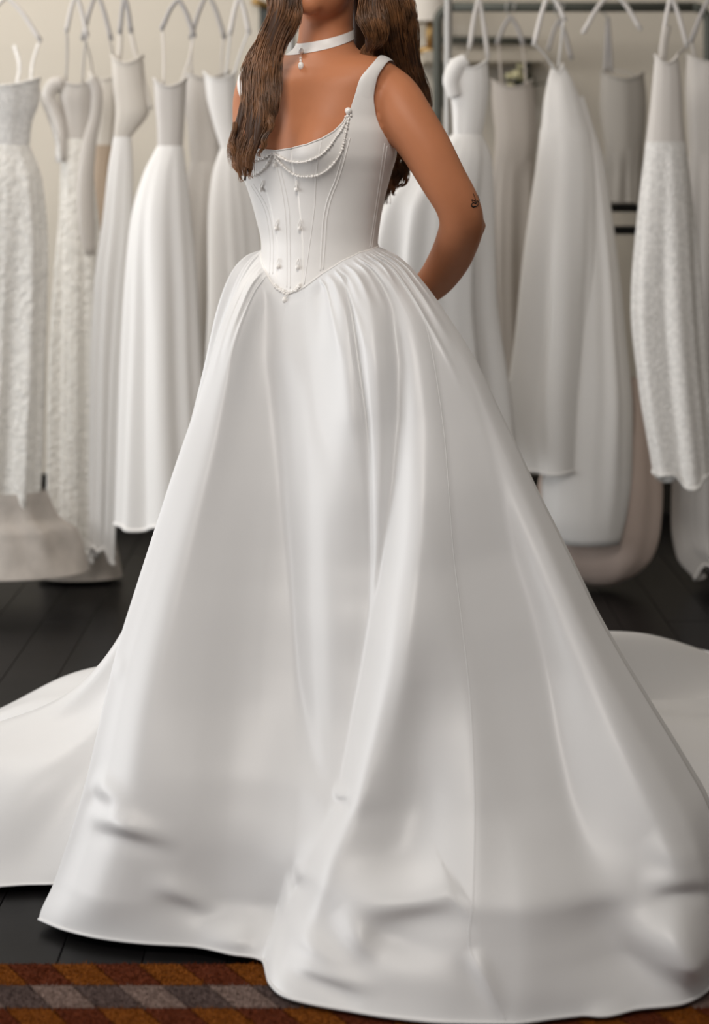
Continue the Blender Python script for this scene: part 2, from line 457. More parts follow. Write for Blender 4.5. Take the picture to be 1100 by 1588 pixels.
# neckline and armhole edging
mb = MB(); mb.tube(BOD[-1][(cols > -nt_[-3, 0]) & (cols < nt_[-3, 0])], .0017, 6); mb.build('neckline_edging', M_satin2, bodice)
mb = MB(); mb.tube(np.vstack([BOD[0], BOD[0][:1]]) , .0022, 6); mb.build('waist_seam', M_satin2, bodice)
SEAMS = {
 'center_l': [(424, 241), (432, 270), (439, 305), (443, 335), (445, 382), (445, 446)],
 'center_r': [(429, 241), (437, 270), (445, 305), (449, 335), (450, 387), (450, 448)],
 'front': [(499, 217), (493, 251), (490, 275), (488, 320), (480, 382), (472, 441)],
 'princess_a': [(538, 214), (528, 253), (520, 280), (509, 308), (502, 339), (499, 382), (497, 420)],
 'princess_b': [(543, 214), (533, 253), (524, 282), (514, 308), (507, 339), (504, 382), (501, 418)],
 'side_a': [(597, 222), (588, 286), (579, 348), (574, 384)],
 'side_b': [(601, 226), (591, 290), (582, 348), (577, 384)],
 'right': [(393, 285), (411, 315), (419, 339), (424, 378), (423, 425)],
 'right_b': [(389, 287), (406, 315), (414, 339), (419, 378), (418, 425)]}
for kname, pts in SEAMS.items():
    p = path_on(pts, -.0004)
    if len(p) > 3:
        m_ = MB(); m_.tube(p, .0015 if kname.startswith('princess') else .0011, 6); m_.build('boning_seam', M_satin2, bodice)

# straps: inner edge / outer edge over the shoulder, then down the back
def strap(pairs, mirror):
    rows = []
    c = catmull(np.array(pairs, float), 46)
    for iq, q in enumerate(c):
        row = []; inn = -.004 * (1 - sstep(2, 7, iq))
        for k in np.linspace(0, 1, 9):
            p = q[:3] * (1 - k) + q[3:] * k
            if mirror:
                z = p[2]; cx = torso_params(np.array(z))[0]; d = np.array([p[0] - cx, p[1] - PY0])
                f_, l_ = d.dot(FRONT), d.dot(LEFT)
                w = f_ * FRONT - l_ * LEFT
                p = np.array([cx + w[0], PY0 + w[1], z])
            row.append(on_body(p, .0062 - .0012 * (2*k - 1)**4 + inn))
        rows.append(row)
    m_ = MB(); m_.grid(np.array(rows)); return m_.build('strap', M_satin2, bodice)
def bp_(px, py):
    loc, nor, i = cast(B_bvh, px, py); return np.array(loc) if loc is not None else None
pr = []
for a_, b_ in [((540, 180), (580, 188)), ((549, 151), (577.5, 162)), ((557, 125), (579, 139)), ((569, 109), (585, 117)), ((581, 97), (596, 102))]:
    pr.append(np.r_[bp_(*a_), bp_(*b_)])
pr.append(np.r_[P(593, 90, 2.96), P(609, 95, 2.945)])
pr.append(np.r_[P(606, 93, 3.01), P(623, 101, 2.995)])
pr.append(np.r_[P(610, 110, 3.06), P(628, 118, 3.04)])
pr.append(np.r_[P(592, 160, 3.12), P(612, 165, 3.09)])
pr.append(np.r_[P(575, 225, 3.12), P(604, 228, 3.08)])
strap(pr, False); strap(pr, True)

# pearls
def bead_run(m_, path, sizes, gap=1.0):
    L = np.r_[0, np.cumsum(np.linalg.norm(np.diff(path, axis=0), axis=1))]
    s = 0; i = 0
    while s < L[-1]:
        r_ = sizes[i % len(sizes)]
        p = [np.interp(s + r_, L, path[:, k]) for k in range(3)]
        m_.ball(p, r_, 8, 6); s += 2 * r_ * gap; i += 1
SW = [[(425, 238), (440, 246), (452, 250), (465, 251), (477, 249), (490, 244), (500, 238), (510, 228), (520, 214), (530, 200), (538, 184)],
      [(425, 239), (435, 252), (448, 264), (460, 271), (475, 273), (492, 271), (505, 264), (515, 255), (525, 242), (531, 228), (536, 205), (540, 185)],
      [(423, 238), (413, 244), (400, 248), (388, 251), (380, 250)],
      [(423, 239), (415, 255), (405, 265), (394, 271), (384, 270)],
      [(427, 441), (432, 447), (440, 451), (448, 453), (458, 450), (465, 442)],
      [(427, 444), (433, 451), (441, 455), (449, 456), (459, 453), (465, 445)]]
sz = [.0020, .0016, .0026, .0017, .0030, .0023, .0029, .0016, .0022]
for pts in SW:
    p = path_on(pts, .0026, 80)
    if len(p) > 3:
        m_ = MB(); bead_run(m_, p, sz, 1.02); o = m_.build('pearl_strand', M_pearl, bodice); o['kind'] = 'stuff'
DROPS = [((409, 279), (407, 293), .0042), ((461, 279), (461, 293), .0042), ((432, 340), (430, 354), .0042), ((467, 340), (466, 354), .0042),
         ((434, 400), (433, 414), .0042), ((464, 401), (463, 415), .0042), ((427, 245), (427, 256), .0036), ((448, 454), (444, 465), .0052)]
for (x0, y0), (x1, y1), r_ in DROPS:
    a_ = on_bod(x0, y0, .002); b_ = on_bod(x1, min(y1, 452), r_ * .9)
    if a_ is None or b_ is None: continue
    if y1 > 452: b_ = b_ + np.array([0, -.006, -(y1 - 452) / 820])
    m_ = MB(); mid = (a_ + b_) / 2
    for dx in (-.0022, .0022):
        q = catmull([a_, mid + np.array([dx, -.001, .001]), b_ + np.array([dx * .8, 0, r_])], 12)
        bead_run(m_, q, [.00095], 1.1)
    m_.ball(b_, (r_ * .86, r_ * .86, r_ * 1.08), 12, 8)
    m_.build('pearl_drop', M_pearl, bodice)
m_ = MB()
for (x, y, r_) in [(542, 173, .0066), (541, 181, .003), (546, 180, .0024), (538, 182, .0024), (543, 184, .002)]:
    q = bp_(x, y)
    if q is not None: m_.ball(q + np.array([-.002, -.008, .001]), r_, 12, 8)
m_.build('strap_pearl', M_pearl, bodice)

# choker
nc = P(506, 62, 3.015)
rings = []
tilt = math.radians(18)
fr3 = np.array([*(0.80*FRONT + 0.0*LEFT), 0]); fr3 /= np.linalg.norm(fr3)
fr3 = np.array([-math.sin(math.radians(48)), -math.cos(math.radians(48)), 0])
lf3 = np.array([-fr3[1], fr3[0], 0])
ax_u = fr3 * math.cos(tilt) - HU * math.sin(tilt); nrm = np.cross(ax_u, lf3); nrm = nrm if nrm[2] > 0 else -nrm
for k in range(96):
    a_ = k / 96 * 2 * np.pi
    d = ax_u * math.cos(a_) + lf3 * math.sin(a_)
    row = []
    for h in (-.0085, -.004, 0, .004, .0085):
        loc, nor, i, dist = B_bvh.ray_cast(Vector(nc + nrm * h), Vector(d))
        p = np.array(loc) if loc is not None else nc + d * .052
        row.append(nc + nrm * h + d * (np.linalg.norm(p - nc - nrm*h) + (.0022 if abs(h) < .006 else .0016)))
    rings.append(row)
rings = np.array(rings)
rad_ = np.linalg.norm(rings - nc, axis=2)
m_ = MB(); m_.grid(np.swapaxes(rings, 0, 1), wrap_u=True)
choker = m_.build('choker', M_satin2, person)
_px, _py = proj(rings[:, 0])
vis = [i for i in range(96) if rings[i, 0, 1] < nc[1]]
ip = min(vis, key=lambda i: abs(_px[i] - 471) )
m_ = MB()
tocam = lambda p, d: p + (np.array([0, 0, CAM_H]) - p) / np.linalg.norm(np.array([0, 0, CAM_H]) - p) * d
m_.ball(tocam(bp_(467, 79), .0125), .0058, 14, 10)
for (x, y, r_) in ((466.5, 90, (.0024,)*3), (466.5, 94, (.0026,)*3), (467, 102, (.0054, .0054, .0078))):
    m_.ball(tocam(bp_(x, y), r_[0] + .001), r_, 14, 10)
m_.build('pearl_drop', M_pearl, choker)

# earring
ep = P(563, 4, 2.955)
m_ = MB(); m_.ball(ep, .0045, 10, 8); m_.ball(ep - HU*.010, (.004, .004, .0055), 10, 8)
a = np.linspace(0, 2*np.pi, 17); m_.tube(np.stack([ep[0] + 0*a, ep[1] + .004*np.sin(a), ep[2] - .003 + .007*np.cos(a)], -1), .0011, 6); m_.build('earring', M_gold, person)

# tattoo near the elbow
m_ = MB()
for pts in [[(735, 322), (731, 319), (734, 314), (738, 316), (740, 311), (742, 316), (739, 320), (735, 321)], [(738, 316), (737, 308), (734, 300)], [(742, 314), (744, 308), (741, 303)], [(731, 319), (737, 320), (741, 319)], [(734, 314), (732, 310), (737, 312)]]:
    c = catmull(np.array(pts, float), 24); q = [bp_(*p) for p in c]; q = [x for x in q if x is not None]
    if len(q) > 3: m_.tube(np.array(q) + np.array([0, -.0004, 0]), .0008, 5)
m_.build('tattoo', M_ink, body)

# ------------------------------------------------------------------ skirt
thL = math.atan2(math.cos(PHI) * .118, -math.sin(PHI) * .089) - math.pi      # where the waist turns out of sight on the left
NA, NB, NR = 560, 300, 420
al = np.linspace(0, np.pi, NA)
tv = np.linspace(0, 1, NR) ** 1.15
def smooth1(a, n):
    for _ in range(n): a = np.r_[a[:1], (a[:-2] + 2 * a[1:-1] + a[2:]) / 4, a[-1:]]
    return a
th_f = thL + al
Wf = torso(th_f, zbot(th_f), .0075)
pxw, pyw = proj(Wf)
SILL = np.array([(395, 408), (402, 400), (420, 384), (450, 367), (500, 345), (570, 322), (640, 300), (730, 269), (820, 240), (910, 211), (1000, 183), (1060, 168), (1130, 152), (1220, 131), (1300, 107), (1370, 83), (1430, 60), (1500, 60)], float)
SILR = np.array([(380, 581), (388, 592), (400, 618), (415, 637), (430, 650), (455, 670), (485, 691), (560, 738), (640, 776), (690, 800), (760, 832), (830, 867), (900, 901), (950, 925), (1010, 958), (1080, 1000), (1190, 1066), (1250, 1098), (1330, 1122), (1420, 1136), (1500, 1128), (1540, 1120)], float)
HEM = np.array([(60, 1430), (100, 1446), (160, 1460), (230, 1468), (300, 1472), (360, 1484), (408, 1494), (417, 1527), (440, 1549), (480, 1561), (540, 1572), (600, 1582), (700, 1591), (790, 1592), (860, 1584), (920, 1577), (1000, 1568), (1050, 1563), (1085, 1549), (1110, 1525), (1128, 1495)], float)
HEMS = np.array([(60, 1430), (160, 1459), (230, 1467), (300, 1473), (350, 1484), (417, 1512), (470, 1545), (540, 1570), (600, 1581), (700, 1590), (790, 1592), (860, 1585), (920, 1578), (1000, 1568), (1050, 1562), (1090, 1543), (1128, 1495)], float)
pyL = 395 + (1430 - 395) * tv; pyR = 385 + (1495 - 385) * tv
XL = hermite(SILL[:, 0], SILL[:, 1], pyL); XR = hermite(SILR[:, 0], SILR[:, 1], pyR)
uw = (pxw - pxw[0]) / (pxw[-1] - pxw[0]); uc = (1 - np.cos(al)) / 2
mixu = np.clip(tv[:, None] / .25, 0, 1) ** .6
U = uw[None] * (1 - mixu) + uc[None] * mixu
PX = XL[:, None] + (XR - XL)[:, None] * U
hem_px = 60 + (1128 - 60) * uc
hem_py = hermite(HEM[:, 0], HEM[:, 1], hem_px); hems_py = hermite(HEMS[:, 0], HEMS[:, 1], hem_px)
# rows follow the waist seam at the top and the hem at the bottom
pyw_s = smooth1(pyw, 6000); YW_s = smooth1(Wf[:, 1], 3000)
ks = sstep(0, .30, tv)[:, None]
pyw_t = pyw[None] * (1 - ks) + pyw_s[None] * ks; YW_t = Wf[None, :, 1] * (1 - ks) + YW_s[None] * ks
hem_t = hems_py[None] + (hem_py - hems_py)[None] * sstep(.84, 1, tv)[:, None]
PYb = pyw_t + (hem_t - pyw_t) * tv[:, None]
PYb[:, 0] = pyL; PYb[:, -1] = pyR
e0 = np.exp(-(al / .05)**2); e1 = np.exp(-((np.pi - al) / .05)**2)
PYb = PYb + (pyL - (pyw[0] + (hem_py[0] - pyw[0]) * tv))[:, None] * e0 + (pyR - (pyw[-1] + (hem_py[-1] - pyw[-1]) * tv))[:, None] * e1
Yh = CAM_H * F_PX / (hem_py - HOR); Yhs = CAM_H * F_PX / (hems_py - HOR)
Yh *= (1 - .010 / CAM_H); Yhs *= (1 - .010 / CAM_H)
gt = hermite([0, .02, .05, .1, .235, .41, .585, .8, 1], [0, .055, .125, .21, .345, .51, .67, .87, 1], tv)
gc = hermite([0, .05, .1, .235, .41, .585, .8, 1], [0, .055, .12, .29, .49, .665, .87, 1], tv)
wc = np.exp(-(th_f / .42)**4)[None]
GT = gt[:, None] * (1 - wc) + gc[:, None] * wc
YY = YW_t * (1 - GT) + Yhs[None] * GT
YY += (Yh - Yhs)[None] * sstep(.86, 1, tv)[:, None]

# relief of the folds: each line = (row, x, slope); slope>0 rises towards the right (faces the window)
def ln(*p): return np.array(p, float)
FOLD = [
 ln((380, 300, 0), (1600, -60, 0)),
 # left panel: turned away from the window between the left edge and the soft roll
 ln((400, 396, .3), (480, 372, .45), (560, 345, .25), (700, 312, .05), (900, 240, .2), (1100, 190, .3), (1250, 160, .3), (1440, 95, .2)),
 ln((400, 402, -.6), (480, 388, -.3), (560, 366, -.25), (700, 345, -.3), (900, 290, -.4), (1100, 240, -.45), (1250, 215, -.4), (1440, 150, -.3)),
 ln((400, 404, -.8), (480, 394, -.4), (560, 378, -.35), (700, 380, -.4), (900, 360, -.5), (1100, 335, -.55), (1250, 320, -.5), (1440, 250, -.35)),
 ln((410, 409, .3), (480, 412, -.1), (560, 404, -.3), (650, 412, -.42), (750, 424, -.5), (870, 437, -.6), (950, 446, -.6), (1050, 455, -.6), (1150, 470, -.5), (1240, 490, -.4), (1440, 420, -.3)),
 ln((420, 413, .3), (480, 420, .3), (560, 436, .35), (650, 446, .38), (750, 455, .4), (870, 463, .48), (950, 466, .45), (1050, 474, .36), (1150, 490, .12), (1240, 515, -.15), (1440, 425, 0)),
 ln((430, 430, .1), (480, 434, .25), (560, 442, .25), (650, 458, .25), (750, 470, .25), (870, 482, .22), (950, 490, .2), (1050, 498, .12), (1150, 508, -.0), (1240, 517, -.15), (1440, 428, 0)),
 ln((450, 470, .1), (500, 470, -.2), (560, 474, -.4), (650, 488, -.15), (750, 510, -.02), (870, 522, -.12), (950, 530, -.15), (1050, 528, -.15), (1150, 522, -.1), (1240, 518, -.1), (1440, 429, 0)),
 ln((430, 492, -.5), (480, 490, -.5), (560, 490, -.35), (650, 500, .1), (750, 530, -.05), (870, 548, -.2), (950, 553, -.2), (1050, 545, -.2), (1150, 530, -.1), (1240, 519, 0), (1440, 430, 0)),
 # pleat one, its lap edge
 ln((425, 500, 1.0), (480, 510, .7), (560, 522, .4), (650, 535, .2), (750, 556, -.12), (870, 566, -.15), (950, 566, -.1), (1050, 551, -.1), (1150, 534, -.1), (1240, 520, 0), (1440, 431, 0)),
 ln((410, 520, .2), (480, 534, 0), (560, 546, -.2), (650, 561, -.4), (750, 569, -.3), (870, 572, -.2), (950, 570, -.1), (1050, 554, -.1), (1150, 537, -.1), (1240, 521, 0), (1440, 432, 0)),
 ln((410, 527, -2.2), (480, 543, -1.8), (560, 553, -1.7), (650, 566, -1.2), (700, 572, -.2), (750, 573, .2), (870, 575, .3), (950, 573, .3), (1050, 555, 0), (1150, 538, 0), (1240, 522, 0), (1440, 433, 0)),
 ln((410, 531, 1.5), (480, 548, 1.3), (560, 558, 1.6), (650, 570, 1.5), (700, 574, 1.5), (750, 575, 1.4), (870, 577, 1.3), (950, 575, 1.2), (1050, 556, .2), (1150, 539, .2), (1240, 523, 0), (1440, 434, 0)),
 ln((400, 545, .5), (480, 562, .4), (560, 572, .4), (650, 580, .35), (750, 582, .5), (870, 583, .6), (950, 578, .6), (1050, 557, .3), (1150, 540, .2), (1240, 524, 0), (1440, 435, 0)),
 ln((400, 556, -1.0), (480, 584, -.4), (560, 593, -.4), (650, 598, -.45), (750, 595, -.4), (830, 592, -.4), (900, 583, -.3), (950, 579, -.2), (1050, 558, 0), (1150, 541, 0), (1240, 525, 0), (1440, 436, 0)),
 ln((398, 562, -1.2), (440, 590, -1.0), (480, 606, -1.2), (560, 616, -1.0), (650, 616, -.8), (750, 608, -.6), (830, 598, -.4), (900, 588, -.2), (960, 576, 0), (1050, 560, 0), (1150, 542, 0), (1240, 526, 0), (1440, 437, 0)),
 # ridge one: the big overlap
 ln((396, 566, 1.8), (440, 595, 1.4), (480, 612, 1.6), (560, 622, 1.9), (650, 621, 2.2), (750, 613, 2.3), (830, 602, 2.5), (900, 591, 2.8), (960, 579, 3.0), (1050, 562, 3.1), (1150, 543, 3.0), (1240, 519, 2.7), (1340, 463, 2.6), (1440, 433, 2.6), (1520, 416, 2.0)),
 ln((394, 572, 1.0), (440, 602, .8), (480, 620, .9), (560, 631, .9), (650, 632, 1.0), (750, 625, 1.15), (830, 616, 1.3), (900, 607, 1.4), (960, 598, 1.4), (1050, 583, 1.4), (1150, 564, 1.3), (1240, 541, 1.3), (1340, 490, 1.3), (1440, 456, .9), (1520, 440, .2)),
 ln((392, 580, -.3), (440, 610, .1), (480, 632, .2), (560, 645, .25), (650, 652, .35), (750, 648, .5), (830, 640, .6), (900, 632, .6), (960, 624, .55), (1050, 612, .35), (1150, 590, .0), (1240, 568, -.45), (1340, 525, -.55), (1440, 490, -.2), (1520, 500, 0)),
 ln((391, 584, -.8), (440, 616, -.2), (480, 642, -.2), (560, 658, -.1), (650, 668, .0), (750, 666, .0), (830, 662, -.05), (900, 654, -.1), (960, 648, -.15), (1050, 640, -.25), (1150, 620, -.35), (1240, 610, -.5), (1340, 580, -.5), (1440, 560, -.1), (1520, 560, 0)),
 ln((391, 587, .6), (440, 622, -.4), (480, 654, -.4), (560, 668, -.25), (650, 682, -.2), (750, 692, -.15), (860, 698, -.18), (960, 700, -.2), (1050, 680, -.05), (1150, 680, .25), (1240, 685, .5), (1340, 680, .5), (1420, 680, .2), (1520, 720, 0)),
 # seam line
 ln((390, 590, .3), (440, 627, -.5), (480, 658, -.6), (560, 673, -.5), (650, 687, -.4), (750, 697, -.3), (860, 705, -.3), (960, 717, -.25), (1050, 715, .0), (1150, 716, .24), (1240, 715, .34), (1340, 712, .34), (1420, 712, .1), (1520, 750, 0)),
 ln((390, 592, -.2), (440, 632, .2), (480, 664, .05), (560, 680, .0), (650, 694, -.0), (750, 705, -.05), (860, 715, -.1), (960, 727, -.12), (1050, 745, -.14), (1150, 752, -.16), (1240, 754, -.16), (1340, 754, -.12), (1420, 750, -.05), (1520, 770, 0)),
 # right panel: valley then broad bright roll
 ln((395, 605, .2), (440, 642, .2), (500, 690, .0), (560, 705, .0), (650, 725, -.0), (750, 745, -.1), (860, 765, -.08), (960, 785, -.08), (1050, 800, -.05), (1150, 815, -.02), (1240, 820, 0), (1340, 800, 0), (1420, 800, 0), (1520, 820, 0)),
 ln((400, 612, 0), (500, 696, .15), (560, 716, .15), (650, 745, .1), (750, 768, -.05), (860, 787, -.06), (960, 818, -.1), (1050, 838, -.1), (1150, 852, -.08), (1240, 868, -.1), (1300, 880, -.12), (1440, 905, -.25), (1540, 970, -.25)),
 ln((405, 622, 0), (500, 699, .2), (560, 724, .3), (650, 757, .45), (750, 788, .7), (860, 813, 1.1), (960, 846, 1.2), (1050, 864, 1.2), (1150, 880, 1.0), (1240, 900, .8), (1320, 930, .5), (1390, 972, .1), (1440, 984, .85), (1490, 1010, .85), (1550, 1075, .7)),
 ln((405, 625, 0), (500, 702, .1), (560, 731, .2), (650, 768, .25), (750, 808, .5), (860, 843, .8), (960, 880, .9), (1050, 915, .9), (1150, 945, .8), (1240, 975, .7), (1320, 1020, .5), (1390, 1030, .1), (1440, 1020, .7), (1490, 1045, .7), (1550, 1095, .5)),
 ln((405, 628, 0), (500, 705, -.1), (560, 735, .0), (650, 774, .0), (750, 820, .1), (860, 868, .1), (960, 916, .0), (1050, 958, .1), (1150, 1005, .1), (1240, 1050, .2), (1320, 1090, .2), (1390, 1090, .0), (1440, 1075, -.7), (1490, 1090, -.8), (1550, 1112, -.8)),
 ln((380, 640, 0), (1600, 1400, 0)),
]
HMAX = .16
rows_b = np.linspace(380, 1600, 400)
LX = np.array([np.interp(rows_b, c[:, 0], c[:, 1]) for c in FOLD]); LS = np.array([np.interp(rows_b, c[:, 0], c[:, 2]) for c in FOLD])
LX = np.maximum.accumulate(LX, 0)
def slope_at(px, py):
    fr_ = np.clip((py - 380) / 1220 * 399, 0, 398.999); i0 = fr_.astype(int); w = fr_ - i0
    out = np.zeros_like(px)
    xs = LX[:, i0] * (1 - w) + LX[:, i0 + 1] * w; ss = LS[:, i0] * (1 - w) + LS[:, i0 + 1] * w
    for k in range(len(FOLD) - 1):
        x0, x1 = xs[k], xs[k+1]
        m = (px >= x0) & (px < x1)
        q = np.where(m, (px - x0) / np.maximum(x1 - x0, 1e-3), 0)
        q = q * q * (3 - 2 * q)
        out = np.where(m, ss[k] * (1 - q) + ss[k+1] * q, out)
    return out
def gauss_t(A, n):
    for _ in range(n):
        A = np.vstack([A[:1], (A[:-2] + 2 * A[1:-1] + A[2:]) / 4, A[-1:]])
    return A
def box1(A, k):
    pad = np.concatenate([np.repeat(A[:, :1], k, 1), A, np.repeat(A[:, -1:], k, 1)], 1)
    c = np.cumsum(np.concatenate([np.zeros((len(A), 1)), pad], 1), 1)
    return (c[:, 2*k+1:] - c[:, :-2*k-1]) / (2*k + 1)
f_in = sstep(0, .02, tv)[:, None]
f_hi = f_in * (1 - sstep(.93, 1.0, tv))[:, None]; f_lo = f_in * (1.15 * (1 - tv) ** .8)[:, None]
REL = np.zeros_like(PX)
for _it in range(4):                        # folds are placed where they end up, not where the smooth cone was
    q_ = Pv(PX, PYb, YY); q_[..., 1] -= REL
    PXe, PYe = proj(q_)
    SLP = slope_at(PXe, PYe) * sstep(0, .10, U) * sstep(0, .04, 1 - U)
    dx = np.diff(PX, axis=1) * YY[:, :-1] / F_PX
    h = np.concatenate([np.zeros((NR, 1)), np.cumsum((SLP[:, :-1] + SLP[:, 1:]) / 2 * dx, axis=1)], 1)
    uu = (PX - PX[:, :1]) / (PX[:, -1:] - PX[:, :1])
    h = h - h[:, -1:] * uu                  # both sides meet the cone again
    h = gauss_t(h, 30) * 1.3; lo = box1(box1(box1(h, 62), 62), 62)
    REL = (h - lo) * f_hi + lo * f_lo
print('relief', REL.min(), REL.max())
# crumples near the floor: (points, half-width px, height m), ridges that catch the light from above
CR = [
 ([(128, 1222), (150, 1238), (178, 1262)], 14, -.012), ([(135, 1200), (165, 1225), (195, 1262)], 16, .012),
 ([(128, 1270), (170, 1268), (215, 1290), (290, 1312)], 17, .016), ([(128, 1292), (180, 1296), (230, 1310), (290, 1330)], 15, -.016),
 ([(215, 1370), (265, 1378), (310, 1400), (350, 1420)], 16, .010), ([(235, 1392), (280, 1402), (320, 1420), (380, 1440)], 14, -.009),
 ([(300, 1440), (360, 1452), (410, 1462)], 16, .010),
 ([(515, 1225), (530, 1228), (545, 1232)], 9, .012), ([(512, 1246), (530, 1247), (548, 1245)], 9, -.010),
 ([(455, 1350), (470, 1352), (500, 1362)], 10, .008), ([(450, 1376), (465, 1380), (480, 1392)], 9, -.010),
 ([(500, 1412), (550, 1398), (620, 1384), (690, 1372), (712, 1362)], 30, .026), ([(520, 1408), (545, 1432), (565, 1462), (600, 1485)], 18, .014),
 ([(570, 1432), (630, 1432), (700, 1420), (722, 1408)], 22, -.010), ([(565, 1430), (600, 1455), (650, 1470), (725, 1478)], 18, -.012),
 ([(445, 1420), (470, 1450), (510, 1480), (560, 1500)], 14, .010), ([(440, 1500), (490, 1520), (540, 1545), (560, 1568)], 12, -.009), ([(430, 1480), (480, 1500), (540, 1520), (600, 1540)], 14, .010),
 ([(728, 1468), (750, 1510), (784, 1580)], 12, .010), ([(700, 1480), (735, 1520), (765, 1580)], 16, -.006),
 ([(985, 1372), (1050, 1362), (1150, 1356)], 16, .010), ([(1000, 1400), (1060, 1392), (1160, 1386)], 12, -.012),
 ([(1005, 1290), (1050, 1330), (1110, 1330)], 18, .010),
 ([(905, 1590), (940, 1574), (990, 1566)], 14, .010),
 ([(178, 1005), (178, 1035), (172, 1060)], 9, .008), ([(170, 1040), (166, 1065)], 7, -.006),
]
BUMP = np.zeros_like(PX)
for pts, w, hgt in CR:
    w, hgt = w * 1.55, hgt * (.95 if hgt > 0 else .55)
    c = catmull(np.array(pts, float), 26); n = len(c)
    x0, x1 = c[:, 0].min() - 3*w, c[:, 0].max() + 3*w; y0, y1 = c[:, 1].min() - 3*w, c[:, 1].max() + 3*w
    m = (PXe > x0) & (PXe < x1) & (PYe > y0) & (PYe < y1)
    if not m.any(): continue
    qx, qy = PXe[m], PYe[m]
    d2 = np.full(qx.shape, 1e9); at = np.zeros(qx.shape)
    for i in range(n - 1):
        ax_, ay_ = c[i]; bx_, by_ = c[i+1]; L2 = (bx_-ax_)**2 + (by_-ay_)**2 + 1e-9
        s_ = np.clip(((qx-ax_)*(bx_-ax_) + (qy-ay_)*(by_-ay_)) / L2, 0, 1)
        dd = (qx-ax_-s_*(bx_-ax_))**2 + (qy-ay_-s_*(by_-ay_))**2
        up = dd < d2; d2 = np.where(up, dd, d2); at = np.where(up, (i + s_) / (n - 1), at)
    tap = np.sin(np.clip(at, 0, 1) * np.pi) ** 1.7
    BUMP[m] += hgt * np.exp(-d2 / (2 * (w * .55)**2)) * tap
# fine gathers under the waist seam
gat = np.zeros_like(PX)
thx = th_f[None] + 0 * PX
prng = np.random.default_rng(21)
cents = np.r_[np.cumsum(prng.uniform(.05, .15, 17)) + .40, -.46 - np.cumsum(prng.uniform(.06, .13, 6))]
for c0 in cents:
    if c0 < th_f[0] + .05 or c0 > th_f[-1] - .05: continue
    w0 = prng.uniform(.016, .040); h0 = prng.uniform(.004, .0095); l0 = prng.uniform(.05, .22); dr = prng.uniform(-.05, .05)
    w_t = w0 * (1 + 1.8 * np.clip(tv / l0, 0, 1))[:, None]
    gat += h0 * np.exp(-((thx - c0 - dr * tv[:, None] / l0) / w_t)**2) * (sstep(0, .012, tv) * (1 - sstep(.25 * l0, l0, tv)))[:, None]
edge = np.maximum(sstep(0, .03, U) * sstep(0, .03, 1 - U), .0)
FR3 = Pv(PX, PYb, YY)
DISP = REL + BUMP + gat * 1.45
FR3[..., 1] -= DISP * edge
# keep the traced rows: small vertical correction keeps folds on their picture line
FR3[..., 2] = np.maximum(FR3[..., 2], .0145)

# back half and train
# hem of the train on the floor: x, y, lift of the roll running to it
HEMB3 = np.array([(*FR3[-1, -1, :2], 0), (.62, 2.47, 0), (.70, 2.60, 0), (.66, 2.74, 0), (.78, 2.84, 0), (.98, 2.98, .02), (1.14, 3.16, .03), (1.18, 3.36, .02), (1.12, 3.54, 0), (1.02, 3.64, -.03), (.98, 3.76, .10), (.86, 3.90, .06), (.66, 3.98, .0), (.44, 4.02, .02), (.22, 3.98, 0),
                 (-.0, 4.0, .02), (-.22, 3.92, 0), (-.42, 3.86, .02), (-.60, 3.70, .03), (-.74, 3.52, .07), (-.88, 3.36, .06), (-.92, 3.22, .02), (-.80, 3.12, -.08), (-.58, 3.05, -.13), (-.70, 2.97, -.02), (-1.10, 2.86, .05), (-1.24, 2.72, .08), (-1.0, 2.62, .09), (-.70, 2.585, .07), (-.54, 2.60, 0), (-.47, 2.585, 0), (*FR3[-1, 0, :2], 0)], float)
HEMB = HEMB3[:, :2]
th_b = np.linspace(thL + np.pi, thL + 2 * np.pi, NB)
Wb = torso(th_b, zbot(th_b), .0075)
Hb = catmull(HEMB, NB); LIFT = catmull(HEMB3, NB)[:, 2]
fb = np.linspace(0, 1, NB)
ER, EL = FR3[:, -1], FR3[:, 0]
def rho_of(E):
    w, h_ = E[0, :2], E[-1, :2]; return ((E[:, :2] - w) @ (h_ - w)) / ((h_ - w) @ (h_ - w))
rE = rho_of(ER)[:, None] * (1 - fb) + rho_of(EL)[:, None] * fb
zE = ER[:, 2][:, None] * (1 - fb) + EL[:, 2][:, None] * fb
tk = [0, .02, .05, .1, .235, .41, .585, .72, .85, 1]
rM = hermite(tk, [0, .04, .07, .10, .15, .215, .30, .45, .74, 1], tv)
zM = hermite(tk, [1.06, 1.045, 1.02, .965, .80, .55, .27, .12, .055, .012], tv)
m = (sstep(0, .14, fb) * (1 - sstep(.86, 1, fb)))[None]
rho = rE * (1 - m) + rM[:, None] * m; zz = zE * (1 - m) + zM[:, None] * m
zz = zz * (1 - sstep(0, .3, tv)[:, None] * 0) ; zz[0] = Wb[:, 2]
zz += (Wb[None, :, 2] - (zE[:1] * (1 - m) + zM[0] * m)) * (1 - sstep(0, .15, tv))[:, None]
BK = np.empty((NR, NB, 3))
kd = np.clip(.92 / np.linalg.norm(Hb - Wb[:, :2], axis=1), .55, 1)[None]
rho = rho * (1 - m) + m * (rho * kd + (1 - kd) * sstep(.62, 1, tv)[:, None])
BK[..., :2] = Wb[None, :, :2] + (Hb - Wb[:, :2])[None] * rho[..., None]
BK[..., 2] = zz
resR = ER - BK[:, 0]; resL = EL - BK[:, -1]
BK += resR[:, None] * np.exp(-(fb / .05)**2)[None, :, None] + resL[:, None] * np.exp(-((1 - fb) / .05)**2)[None, :, None]
